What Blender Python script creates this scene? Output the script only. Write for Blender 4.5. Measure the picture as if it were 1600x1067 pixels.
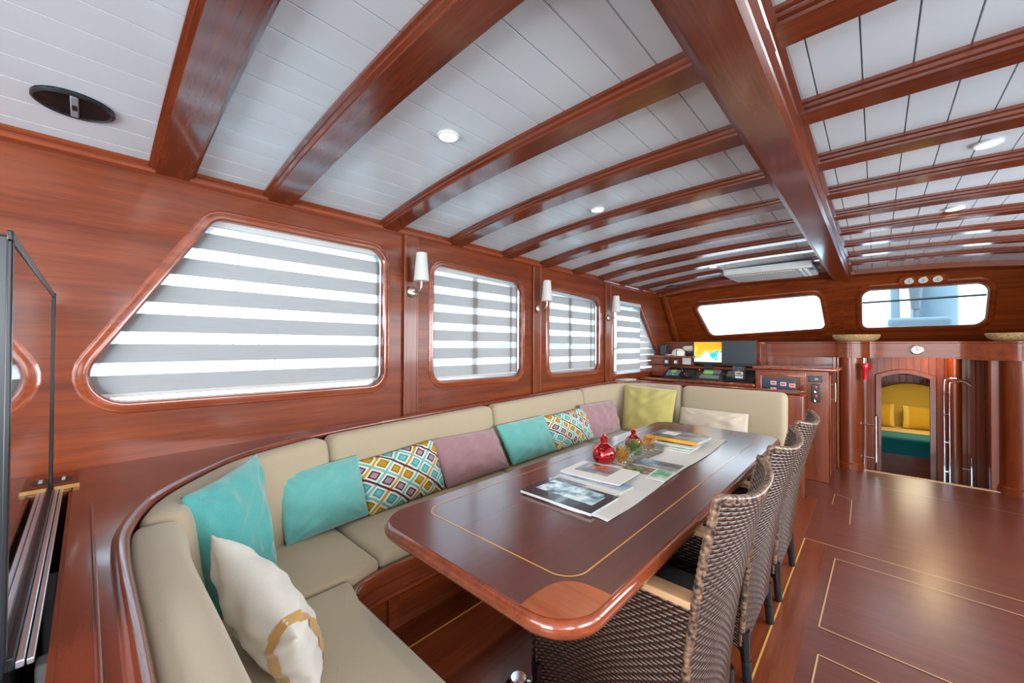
import bpy, bmesh, math, random
from mathutils import Vector, Matrix
import numpy as np
random.seed(7)
for o in list(bpy.data.objects): bpy.data.objects.remove(o)
S = bpy.context.scene
COL = S.collection
PI = math.pi

# ------------------------------------------------------------------ camera, world, daylight, exposure
CAM_H = 1.35
def cam_axes(yaw, pit, roll):
    cy, sy = math.cos(yaw), math.sin(yaw)
    F = Vector((-sy*math.cos(pit), cy*math.cos(pit), -math.sin(pit)))
    R = Vector((cy, sy, 0)); U = R.cross(F)
    R2 = R*math.cos(roll)+U*math.sin(roll); U2 = -R*math.sin(roll)+U*math.cos(roll)
    return F, R2, U2
F_, R_, U_ = cam_axes(math.radians(42.82), math.radians(-.57), math.radians(.30))
cd = bpy.data.cameras.new('camera'); cam = bpy.data.objects.new('camera', cd); COL.objects.link(cam)
cd.sensor_width = 36; cd.lens = 613.7/1600*36; cd.clip_start = .02; cd.clip_end = 500
m = Matrix.Identity(4)
for i in range(3):
    m[i][0] = R_[i]; m[i][1] = U_[i]; m[i][2] = -F_[i]
m[0][3] = 0; m[1][3] = 0; m[2][3] = CAM_H
cam.matrix_world = m
S.camera = cam

w = bpy.data.worlds.new('world'); S.world = w; w.use_nodes = True
wn = w.node_tree.nodes; wl = w.node_tree.links; bg = wn['Background']
tc = wn.new('ShaderNodeTexCoord'); sp = wn.new('ShaderNodeSeparateXYZ'); rp = wn.new('ShaderNodeValToRGB')
wl.new(tc.outputs['Generated'], sp.inputs[0]); wl.new(sp.outputs['Z'], rp.inputs[0]); wl.new(rp.outputs[0], bg.inputs['Color'])
rp.color_ramp.elements[0].position = 0.0; rp.color_ramp.elements[0].color = (.86, .93, 1, 1)
rp.color_ramp.elements[1].position = .7; rp.color_ramp.elements[1].color = (.62, .80, 1, 1)
bg.inputs['Strength'].default_value = 2.0

def area(name, loc, rot, sx, sy, power, col):
    l = bpy.data.lights.new(name, 'AREA'); l.shape = 'RECTANGLE'; l.size = sx; l.size_y = sy; l.energy = power; l.color = col
    o = bpy.data.objects.new(name, l); COL.objects.link(o); o.location = loc; o.rotation_euler = rot
    return o
DAY = (.92, .96, 1)
# daylight coming in through the starboard windows, the aft doorway and the port windows
area('daylight_starboard_aft', (1.95, .1, 1.5), (0, math.radians(90), 0), .95, 2.6, 38, DAY)
area('daylight_starboard_fore', (1.95, 3.6, 1.5), (0, math.radians(90), 0), .95, 3.0, 52, DAY)
area('daylight_aft', (-.3, -2.95, 1.3), (math.radians(90), 0, 0), 3.0, 1.7, 92, DAY)

S.view_settings.view_transform = 'Standard'
S.view_settings.look = 'None'
S.view_settings.gamma = 1
S.view_settings.use_curve_mapping = False
S.view_settings.exposure = 1.27

# ------------------------------------------------------------------ materials
def newmat(name):
    mt = bpy.data.materials.new(name); mt.use_nodes = True
    nt = mt.node_tree; b = nt.nodes['Principled BSDF']
    return mt, nt, b
def N(nt, t, **kw):
    n = nt.nodes.new(t)
    for k, v in kw.items():
        if k.startswith('i_'): n.inputs[int(k[2:])].default_value = v
        else: setattr(n, k, v)
    return n
def math_(nt, op, a, b=None, c=None):
    n = nt.nodes.new('ShaderNodeMath'); n.operation = op
    for i, x in enumerate((a, b, c)):
        if x is None: continue
        if isinstance(x, (int, float)): n.inputs[i].default_value = x
        else: nt.links.new(x, n.inputs[i])
    return n.outputs[0]
def mixc(nt, f, a, b):
    n = nt.nodes.new('ShaderNodeMix'); n.data_type = 'RGBA'
    for sock, x in ((n.inputs[0], f), (n.inputs[6], a), (n.inputs[7], b)):
        if isinstance(x, (int, float)): sock.default_value = x
        elif isinstance(x, tuple): sock.default_value = (x+(1,))[:4]
        else: nt.links.new(x, sock)
    return n.outputs[2]
def ramp(nt, f, stops):
    n = nt.nodes.new('ShaderNodeValToRGB'); nt.links.new(f, n.inputs[0])
    e = n.color_ramp.elements
    while len(e) < len(stops): e.new(.5)
    for i, (p, c) in enumerate(stops): e[i].position = p; e[i].color = (c+(1,))[:4]
    return n.outputs[0]
def coords(nt, kind='Object', scale=(1, 1, 1), rot=(0, 0, 0)):
    t = nt.nodes.new('ShaderNodeTexCoord'); mp = nt.nodes.new('ShaderNodeMapping')
    mp.inputs['Scale'].default_value = scale; mp.inputs['Rotation'].default_value = rot
    nt.links.new(t.outputs[kind], mp.inputs[0]); return mp.outputs[0]
def noise(nt, vec, scale=5, detail=3, rough=.5):
    n = nt.nodes.new('ShaderNodeTexNoise'); n.inputs['Scale'].default_value = scale
    n.inputs['Detail'].default_value = detail; n.inputs['Roughness'].default_value = rough
    nt.links.new(vec, n.inputs['Vector']); return n.outputs['Fac']
def bump(nt, b, h, strength=.3, dist=.01):
    n = nt.nodes.new('ShaderNodeBump'); n.inputs['Strength'].default_value = strength; n.inputs['Distance'].default_value = dist
    nt.links.new(h, n.inputs['Height']); nt.links.new(n.outputs[0], b.inputs['Normal'])
def plain(name, col, rough=.5, metal=0, coat=0, spec=.5, emit=None, es=0, nz=.06):
    mt, nt, b = newmat(name)
    v = noise(nt, coords(nt), 6, 2)
    c2 = tuple(x*(1-nz*2) for x in col)
    nt.links.new(mixc(nt, v, c2, tuple(min(1, x*(1+nz)) for x in col)), b.inputs['Base Color'])
    b.inputs['Roughness'].default_value = rough; b.inputs['Metallic'].default_value = metal
    b.inputs['Coat Weight'].default_value = coat; b.inputs['Specular IOR Level'].default_value = spec
    if emit: b.inputs['Emission Color'].default_value = emit+(1,); b.inputs['Emission Strength'].default_value = es
    return mt
def wood(name, axis, dark, light, rough=.36, coat=.32, fine=1.0, grooves=None, coat_rough=.10):
    """varnished mahogany, grain running along the given axis"""
    mt, nt, b = newmat(name)
    sc = {'x': (.6, 14, 14), 'y': (14, .6, 14), 'z': (14, 14, .6)}[axis]
    v = coords(nt, 'Object', sc)
    a = noise(nt, v, 1.6*fine, 5, .62)
    sc2 = tuple(s*6 for s in sc)
    g = noise(nt, coords(nt, 'Object', sc2), 2.0*fine, 3, .6)
    big = noise(nt, coords(nt, 'Object', (1.1, 1.1, 1.1)), 1.3, 2)
    s = math_(nt, 'ADD', math_(nt, 'MULTIPLY', a, .62), math_(nt, 'ADD', math_(nt, 'MULTIPLY', g, .28), math_(nt, 'MULTIPLY', big, .22)))
    c = ramp(nt, s, [(.36, dark), (.72, light)])
    if grooves:
        ax, period, wd = grooves
        t = nt.nodes.new('ShaderNodeTexCoord'); q = nt.nodes.new('ShaderNodeSeparateXYZ'); nt.links.new(t.outputs['Object'], q.inputs[0])
        fr = math_(nt, 'FRACT', math_(nt, 'DIVIDE', math_(nt, 'ADD', q.outputs[ax], 50), period))
        gm = math_(nt, 'LESS_THAN', fr, wd)
        hb = math_(nt, 'PINGPONG', fr, .5)
        c = mixc(nt, math_(nt, 'MULTIPLY', gm, .75), c, (.012, .004, .002))
        bump(nt, b, math_(nt, 'MINIMUM', hb, .06), .7, .05)
    nt.links.new(c, b.inputs['Base Color'])
    b.inputs['Roughness'].default_value = rough; b.inputs['Coat Weight'].default_value = coat; b.inputs['Coat Roughness'].default_value = coat_rough
    b.inputs['Specular IOR Level'].default_value = .32 if coat < .3 else .5
    return mt
DK, LT = (.080, .011, .0025), (.275, .050, .007)
M = {}
M['wood_y'] = wood('mahogany_along_y', 'y', DK, LT, .40, .2)
M['wood_x'] = wood('mahogany_along_x', 'x', DK, LT, .38, .2)
M['wood_z'] = wood('mahogany_upright', 'z', DK, LT)
M['beam_x'] = wood('mahogany_beam', 'x', (.060, .010, .004), (.20, .037, .011), .22, .7)
M['beam_y'] = wood('mahogany_ridge', 'y', (.058, .011, .005), (.18, .036, .014), .22, .7)
M['trim'] = wood('mahogany_trim', 'y', (.13, .022, .009), (.38, .085, .028), .22, .8)
M['table'] = wood('table_mahogany', 'y', (.085, .020, .015), (.135, .032, .022), .30, .8, 1.6, coat_rough=.16)
M['ledge'] = wood('ledge_mahogany', 'x', (.15, .028, .012), (.21, .042, .016), .22, .8, 1.4)
M['table_edge'] = wood('table_edge_mahogany', 'y', (.11, .018, .007), (.30, .062, .020), .22, .7)
M['corner'] = wood('corner_veneer', 'x', (.22, .040, .011), (.46, .115, .032), .25, .5)
M['floor'] = wood('floor_mahogany', 'x', (.085, .016, .009), (.17, .038, .020), .36, .9, 1.3, coat_rough=.27)
M['floor_y'] = wood('floor_border_mahogany', 'y', (.11, .020, .007), (.25, .055, .017), .3, .35, 1.3, coat_rough=.2)
M['tongue'] = wood('tongue_and_groove_mahogany', 'z', (.11, .017, .006), (.30, .058, .016), .45, .12, grooves=('X', .062, .07))
M['inlay'] = plain('yellow_inlay', (.72, .36, .08), .3, coat=.4)
M['inlay_pale'] = plain('pale_inlay', (.62, .40, .20), .3, coat=.4)
M['teak'] = wood('teak', 'x', (.38, .19, .085), (.68, .42, .22), .5, .1)
M['ceiling'] = plain('white_satin_paint', (.60, .645, .685), .3, coat=.25, nz=.03)
M['white'] = plain('white_gelcoat', (.75, .78, .80), .4)
M['alu'] = plain('aluminium', (.72, .76, .80), .3, metal=.85)
M['chrome'] = plain('chrome', (.85, .86, .88), .12, metal=1, nz=.01)
M['brass'] = plain('brass', (.78, .55, .22), .22, metal=1)
M['nickel'] = plain('brushed_nickel', (.70, .64, .55), .3, metal=1)
M['pewter'] = plain('dull_pewter_wire', (.16, .145, .135), .4, metal=.5)
M['black'] = plain('black_plastic', (.012, .014, .017), .35)
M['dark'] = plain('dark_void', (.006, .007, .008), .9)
M['grey'] = plain('grey_plastic', (.25, .27, .29), .5)
M['lightgrey'] = plain('light_grey_plastic', (.62, .62, .60), .5)
M['seatgrey'] = plain('charcoal_seat_fabric', (.27, .30, .33), .9)
M['shade'] = plain('white_glass_shade', (.66, .65, .62), .45, emit=(1, .96, .9), es=.03)
M['red'] = plain('red_plastic', (.62, .010, .018), .3, coat=.5)
M['ember'] = plain('red_lacquered_glass', (.60, .010, .012), .12, coat=1, metal=.85)
M['warm'] = plain('lamp_diffuser', (1, .95, .85), .5, emit=(1, .78, .42), es=2.6)
M['ring'] = plain('white_lamp_ring', (.8, .8, .78), .4)
M['sea'] = plain('sea', (.17, .40, .42), .2)
M['hill'] = plain('hillside', (.09, .16, .07), .9, nz=.3)
M['gunmetal'] = plain('windlass_grey', (.16, .19, .22), .4, metal=.2)
M['canvas_blue'] = plain('blue_grey_canvas', (.19, .27, .32), .8)
M['paper'] = plain('paper', (.72, .71, .68), .7, nz=.02)
M['slate'] = plain('slate_cover', (.028, .036, .047), .22, coat=.5)
M['yellow'] = plain('yellow_spine', (.80, .42, .02), .5)

def fabric(name, col, rough=.9, sc=420, sheen=.25, amp=.12, bs=.15):
    mt, nt, b = newmat(name)
    n1 = noise(nt, coords(nt), sc, 2); n2 = noise(nt, coords(nt), 5, 3)
    f = math_(nt, 'ADD', math_(nt, 'MULTIPLY', n1, .6), math_(nt, 'MULTIPLY', n2, .4))
    nt.links.new(mixc(nt, f, tuple(x*(1-amp*2) for x in col), tuple(min(1, x*(1+amp)) for x in col)), b.inputs['Base Color'])
    b.inputs['Roughness'].default_value = rough; b.inputs['Sheen Weight'].default_value = sheen; b.inputs['Specular IOR Level'].default_value = .2
    bump(nt, b, n1, bs, .002)
    return mt
M['beige'] = fabric('beige_upholstery', (.47, .385, .262), amp=.07)
M['teal'] = fabric('teal_velvet', (.095, .40, .375), sheen=.6, sc=120)
M['teal_light'] = fabric('light_teal_velvet', (.15, .48, .445), sheen=.6, sc=120)
M['pink'] = fabric('dusty_pink_velvet', (.40, .225, .25), sheen=.5, sc=120)
M['lime'] = fabric('yellow_green_velvet', (.55, .47, .145), sheen=.5, sc=120)
M['cream'] = fabric('cream_linen', (.64, .54, .42))
M['offwhite'] = fabric('white_linen', (.80, .76, .68))
M['gold'] = fabric('gold_ribbon', (.62, .34, .09), rough=.5)
M['runner'] = fabric('table_runner_cloth', (.66, .64, .60), sc=300, bs=.3)
M['mustard'] = fabric('mustard_fabric', (.55, .31, .015))
M['mustard_light'] = fabric('light_mustard_fabric', (.72, .46, .08))
M['blanket'] = fabric('dark_teal_blanket', (.005, .13, .12))
M['straw'] = None

def m_glass():
    mt, nt, b = newmat('clear_glass')
    nt.nodes.remove(b); out = nt.nodes['Material Output']
    t = N(nt, 'ShaderNodeBsdfTransparent'); t.inputs[0].default_value = (.93, .97, .97, 1)
    g = N(nt, 'ShaderNodeBsdfGlossy'); g.inputs['Roughness'].default_value = .02
    lw = N(nt, 'ShaderNodeLayerWeight'); fr = math_(nt, 'ADD', math_(nt, 'MULTIPLY', math_(nt, 'POWER', lw.outputs['Facing'], 5), .5), .02)
    mx = N(nt, 'ShaderNodeMixShader'); nt.links.new(fr, mx.inputs[0]); nt.links.new(t.outputs[0], mx.inputs[1]); nt.links.new(g.outputs[0], mx.inputs[2])
    nt.links.new(mx.outputs[0], out.inputs[0]); return mt
M['glass'] = m_glass()
def m_tint(name, col, rough=.05):
    mt, nt, b = newmat(name)
    b.inputs['Base Color'].default_value = col+(1,); b.inputs['Roughness'].default_value = rough
    b.inputs['Transmission Weight'].default_value = .96; b.inputs['IOR'].default_value = 1.2
    v = noise(nt, coords(nt), 60, 1); bump(nt, b, v, .2, .002)
    return mt
M['amber'] = m_tint('amber_glass', (.95, .66, .28)); M['green_glass'] = m_tint('green_glass', (.50, .88, .42)); M['acrylic'] = m_tint('clear_acrylic', (.9, .95, .97))

def m_blind(name, period, z0, duty):
    mt, nt, b = newmat(name); nt.nodes.remove(b); out = nt.nodes['Material Output']
    t = nt.nodes.new('ShaderNodeTexCoord'); q = nt.nodes.new('ShaderNodeSeparateXYZ'); nt.links.new(t.outputs['Object'], q.inputs[0])
    fr = math_(nt, 'FRACT', math_(nt, 'DIVIDE', math_(nt, 'ADD', q.outputs['Z'], 5*period-z0), period))
    mask = math_(nt, 'LESS_THAN', fr, duty)
    th = noise(nt, coords(nt, 'Object', (8, 8, 500)), 1, 2)
    col = mixc(nt, th, (.31, .278, .265), (.43, .39, .375))
    d = N(nt, 'ShaderNodeBsdfDiffuse'); nt.links.new(col, d.inputs[0])
    tl = N(nt, 'ShaderNodeBsdfTranslucent'); nt.links.new(col, tl.inputs[0])
    op = N(nt, 'ShaderNodeMixShader', i_0=.42); nt.links.new(d.outputs[0], op.inputs[1]); nt.links.new(tl.outputs[0], op.inputs[2])
    tr = N(nt, 'ShaderNodeBsdfTransparent'); tr.inputs[0].default_value = (.97, .98, 1, 1)
    sh = N(nt, 'ShaderNodeBsdfTranslucent'); sh.inputs[0].default_value = (.9, .92, .95, 1)
    sheer = N(nt, 'ShaderNodeMixShader', i_0=.40); nt.links.new(tr.outputs[0], sheer.inputs[1]); nt.links.new(sh.outputs[0], sheer.inputs[2])
    mx = N(nt, 'ShaderNodeMixShader'); nt.links.new(mask, mx.inputs[0]); nt.links.new(sheer.outputs[0], mx.inputs[1]); nt.links.new(op.outputs[0], mx.inputs[2])
    nt.links.new(mx.outputs[0], out.inputs[0]); return mt
def m_weave():
    mt, nt, b = newmat('dark_wicker_weave')
    t = nt.nodes.new('ShaderNodeTexCoord'); q = nt.nodes.new('ShaderNodeSeparateXYZ'); nt.links.new(t.outputs['UV'], q.inputs[0])
    U, V = q.outputs['X'], q.outputs['Y']
    vr = math_(nt, 'DIVIDE', V, .0130); row = math_(nt, 'FLOOR', vr); fv = math_(nt, 'FRACT', vr)
    pv = math_(nt, 'SUBTRACT', 1, math_(nt, 'POWER', math_(nt, 'ABSOLUTE', math_(nt, 'SUBTRACT', math_(nt, 'MULTIPLY', fv, 2), 1)), 2.2))
    uu = math_(nt, 'DIVIDE', U, .030); par = math_(nt, 'MODULO', math_(nt, 'ADD', row, 400), 2)
    s = math_(nt, 'SINE', math_(nt, 'MULTIPLY', math_(nt, 'ADD', math_(nt, 'MULTIPLY', uu, 2), par), PI))
    sw = math_(nt, 'ADD', math_(nt, 'MULTIPLY', s, .5), .5)
    h = math_(nt, 'MULTIPLY', pv, math_(nt, 'ADD', math_(nt, 'MULTIPLY', math_(nt, 'POWER', sw, .6), .58), .38))
    n1 = noise(nt, coords(nt, 'UV', (20, 90, 1)), 2, 3)
    base = ramp(nt, h, [(.05, (.004, .003, .003)), (.45, (.045, .022, .015)), (.95, (.20, .11, .072))])
    c = mixc(nt, math_(nt, 'MULTIPLY', math_(nt, 'GREATER_THAN', n1, .55), .5), base, mixc(nt, h, (.003, .002, .002), (.05, .033, .028)))
    nt.links.new(c, b.inputs['Base Color'])
    b.inputs['Roughness'].default_value = .34; b.inputs['Specular IOR Level'].default_value = .6
    bump(nt, b, h, 1.0, .006)
    return mt
M['weave'] = m_weave()
def m_braid():
    mt, nt, b = newmat('wicker_braid')
    n1 = noise(nt, coords(nt, 'Object', (60, 60, 60)), 1, 2)
    nt.links.new(ramp(nt, n1, [(.35, (.03, .018, .014)), (.65, (.26, .15, .09))]), b.inputs['Base Color'])
    b.inputs['Roughness'].default_value = .32
    return mt
M['braid'] = m_braid()
def m_straw():
    mt, nt, b = newmat('woven_straw')
    n1 = noise(nt, coords(nt, 'Object', (1, 1, 3)), 70, 3)
    nt.links.new(ramp(nt, n1, [(.35, (.26, .13, .04)), (.65, (.72, .48, .22))]), b.inputs['Base Color'])
    b.inputs['Roughness'].default_value = .7; bump(nt, b, n1, .8, .01); return mt
M['straw'] = m_straw()
def m_pattern():
    """printed diamonds: concentric lozenges in mustard, aqua and plum between crossing bands"""
    mt, nt, b = newmat('diamond_print_fabric')
    t = nt.nodes.new('ShaderNodeTexCoord'); q = nt.nodes.new('ShaderNodeSeparateXYZ'); nt.links.new(t.outputs['UV'], q.inputs[0])
    k = 1/.098
    a = math_(nt, 'MULTIPLY', math_(nt, 'ADD', math_(nt, 'MULTIPLY', q.outputs['X'], .80), math_(nt, 'MULTIPLY', q.outputs['Y'], 1.0)), k)
    c = math_(nt, 'MULTIPLY', math_(nt, 'SUBTRACT', math_(nt, 'MULTIPLY', q.outputs['X'], .80), math_(nt, 'MULTIPLY', q.outputs['Y'], 1.0)), k)
    a = math_(nt, 'ADD', a, 40); c = math_(nt, 'ADD', c, 40)
    fa, fc = math_(nt, 'FRACT', a), math_(nt, 'FRACT', c)
    d = math_(nt, 'MAXIMUM', math_(nt, 'ABSOLUTE', math_(nt, 'SUBTRACT', fa, .5)), math_(nt, 'ABSOLUTE', math_(nt, 'SUBTRACT', fc, .5)))
    sel = math_(nt, 'MODULO', math_(nt, 'FLOOR', a), 3)
    aqua, plum, must, white = (.16, .52, .50), (.10, .025, .05), (.52, .30, .02), (.78, .75, .66)
    lil = (.36, .27, .31)
    c0 = math_(nt, 'COMPARE', sel, 0, .1); c1 = math_(nt, 'COMPARE', sel, 1, .1)
    inner = mixc(nt, c0, mixc(nt, c1, aqua, must), lil)
    rim = mixc(nt, c0, mixc(nt, c1, (.05, .33, .36), (.33, .19, .01)), plum)
    band1 = mixc(nt, math_(nt, 'COMPARE', math_(nt, 'MODULO', math_(nt, 'FLOOR', math_(nt, 'ADD', a, .5)), 2), 0, .1), aqua, plum)
    band2 = mixc(nt, math_(nt, 'COMPARE', math_(nt, 'MODULO', math_(nt, 'FLOOR', math_(nt, 'ADD', c, .5)), 2), 0, .1), aqua, must)
    isa = math_(nt, 'GREATER_THAN', math_(nt, 'ABSOLUTE', math_(nt, 'SUBTRACT', fa, .5)), .43)
    out = mixc(nt, math_(nt, 'GREATER_THAN', d, .20), inner, rim)
    out = mixc(nt, math_(nt, 'GREATER_THAN', d, .30), out, white)
    out = mixc(nt, math_(nt, 'GREATER_THAN', d, .42), out, mixc(nt, isa, band2, band1))
    nt.links.new(out, b.inputs['Base Color']); b.inputs['Roughness'].default_value = .85; b.inputs['Specular IOR Level'].default_value = .2
    return mt
M['pattern'] = m_pattern()
def m_noisecols(name, scale, stops, rough=.35, emit=0, detail=4, kind='Object', sc=(1, 1, 1)):
    mt, nt, b = newmat(name)
    n1 = noise(nt, coords(nt, kind, sc), scale, detail, .6)
    c = ramp(nt, n1, stops); nt.links.new(c, b.inputs['Base Color']); b.inputs['Roughness'].default_value = rough
    if emit: nt.links.new(c, b.inputs['Emission Color']); b.inputs['Emission Strength'].default_value = emit
    return mt
M['photo_bw'] = m_noisecols('icy_photo_print', 22, [(.35, (.02, .05, .07)), (.48, (.30, .48, .56)), (.62, (.80, .90, .93))], .2)
M['photo_blue'] = m_noisecols('seascape_print', 9, [(.38, (.05, .16, .35)), (.52, (.28, .42, .55)), (.66, (.60, .58, .55))], .3)
M['photo_grey'] = m_noisecols('grey_photo_print', 12, [(.35, (.07, .08, .09)), (.55, (.26, .28, .30)), (.7, (.52, .52, .50))], .3)
M['photo_brown'] = m_noisecols('stone_house_print', 30, [(.35, (.05, .04, .02)), (.5, (.20, .16, .09)), (.66, (.42, .36, .25))], .35)
M['photo_green'] = m_noisecols('green_bay_print', 14, [(.35, (.05, .25, .06)), (.52, (.25, .55, .40)), (.66, (.70, .78, .70))], .3)
M['photo_red'] = m_noisecols('red_detail_print', 18, [(.35, (.14, .04, .03)), (.55, (.38, .16, .10)), (.7, (.55, .42, .35))], .35)
def m_chart():
    mt, nt, b = newmat('chart_screen')
    n1 = noise(nt, coords(nt), 9, 3); t = nt.nodes.new('ShaderNodeTexCoord'); q = nt.nodes.new('ShaderNodeSeparateXYZ'); nt.links.new(t.outputs['Object'], q.inputs[0])
    v = math_(nt, 'ADD', n1, math_(nt, 'MULTIPLY', math_(nt, 'SUBTRACT', q.outputs['Z'], .16), 2.2))
    c = ramp(nt, v, [(.40, (.75, .80, .65)), (.42, (.0, .50, .62)), (.49, (.0, .50, .62)), (.50, (.9, .75, .3)), (.52, (1, .50, .03)), (.75, (.95, .34, .01))])
    nt.links.new(c, b.inputs['Base Color']); nt.links.new(c, b.inputs['Emission Color']); b.inputs['Emission Strength'].default_value = .3; b.inputs['Roughness'].default_value = .3
    return mt
M['chart'] = m_chart()
M['offscreen'] = plain('matt_dark_screen', (.030, .042, .050), .35)
M['navy_panel'] = plain('navy_switch_panel', (.030, .052, .085), .35)
M['led'] = plain('red_led_readout', (.9, .02, .02), .4, emit=(1, .03, .03), es=.6)
M['greenled'] = plain('green_backlit_keys', (.12, .35, .03), .4, emit=(.3, .8, .05), es=.12)
M['tvscreen'] = plain('tv_glass', (.004, .005, .006), .03, coat=1, spec=1)
M['tvcase'] = plain('tv_casing', (.020, .026, .032), .32)
M['quilt'] = None
def m_quilt():
    mt, nt, b = newmat('buttoned_mustard')
    v = coords(nt, 'Object', (1, 1, 1), (0, math.radians(45), 0)); n = nt.nodes.new('ShaderNodeTexVoronoi'); n.inputs['Scale'].default_value = 9; n.inputs['Randomness'].default_value = 0
    nt.links.new(v, n.inputs['Vector'])
    nt.links.new(ramp(nt, n.outputs['Distance'], [(.10, (.10, .06, .005)), (.28, (.62, .38, .03))]), b.inputs['Base Color']); b.inputs['Roughness'].default_value = .8
    return mt
M['quilt'] = m_quilt()
def m_grille(name, c1, c2, period, ax='X'):
    mt, nt, b = newmat(name)
    t = nt.nodes.new('ShaderNodeTexCoord'); q = nt.nodes.new('ShaderNodeSeparateXYZ'); nt.links.new(t.outputs['Object'], q.inputs[0])
    fr = math_(nt, 'PINGPONG', math_(nt, 'DIVIDE', q.outputs[ax], period), .5)
    nt.links.new(ramp(nt, fr, [(.1, c1), (.3, c2)]), b.inputs['Base Color']); b.inputs['Roughness'].default_value = .5
    bump(nt, b, fr, .6, .01); return mt
M['grille'] = m_grille('vent_grille', (.30, .26, .20), (.66, .59, .48), .022)
M['mesh_black'] = m_grille('speaker_mesh', (.008, .01, .01), (.035, .042, .045), .006)

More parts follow.
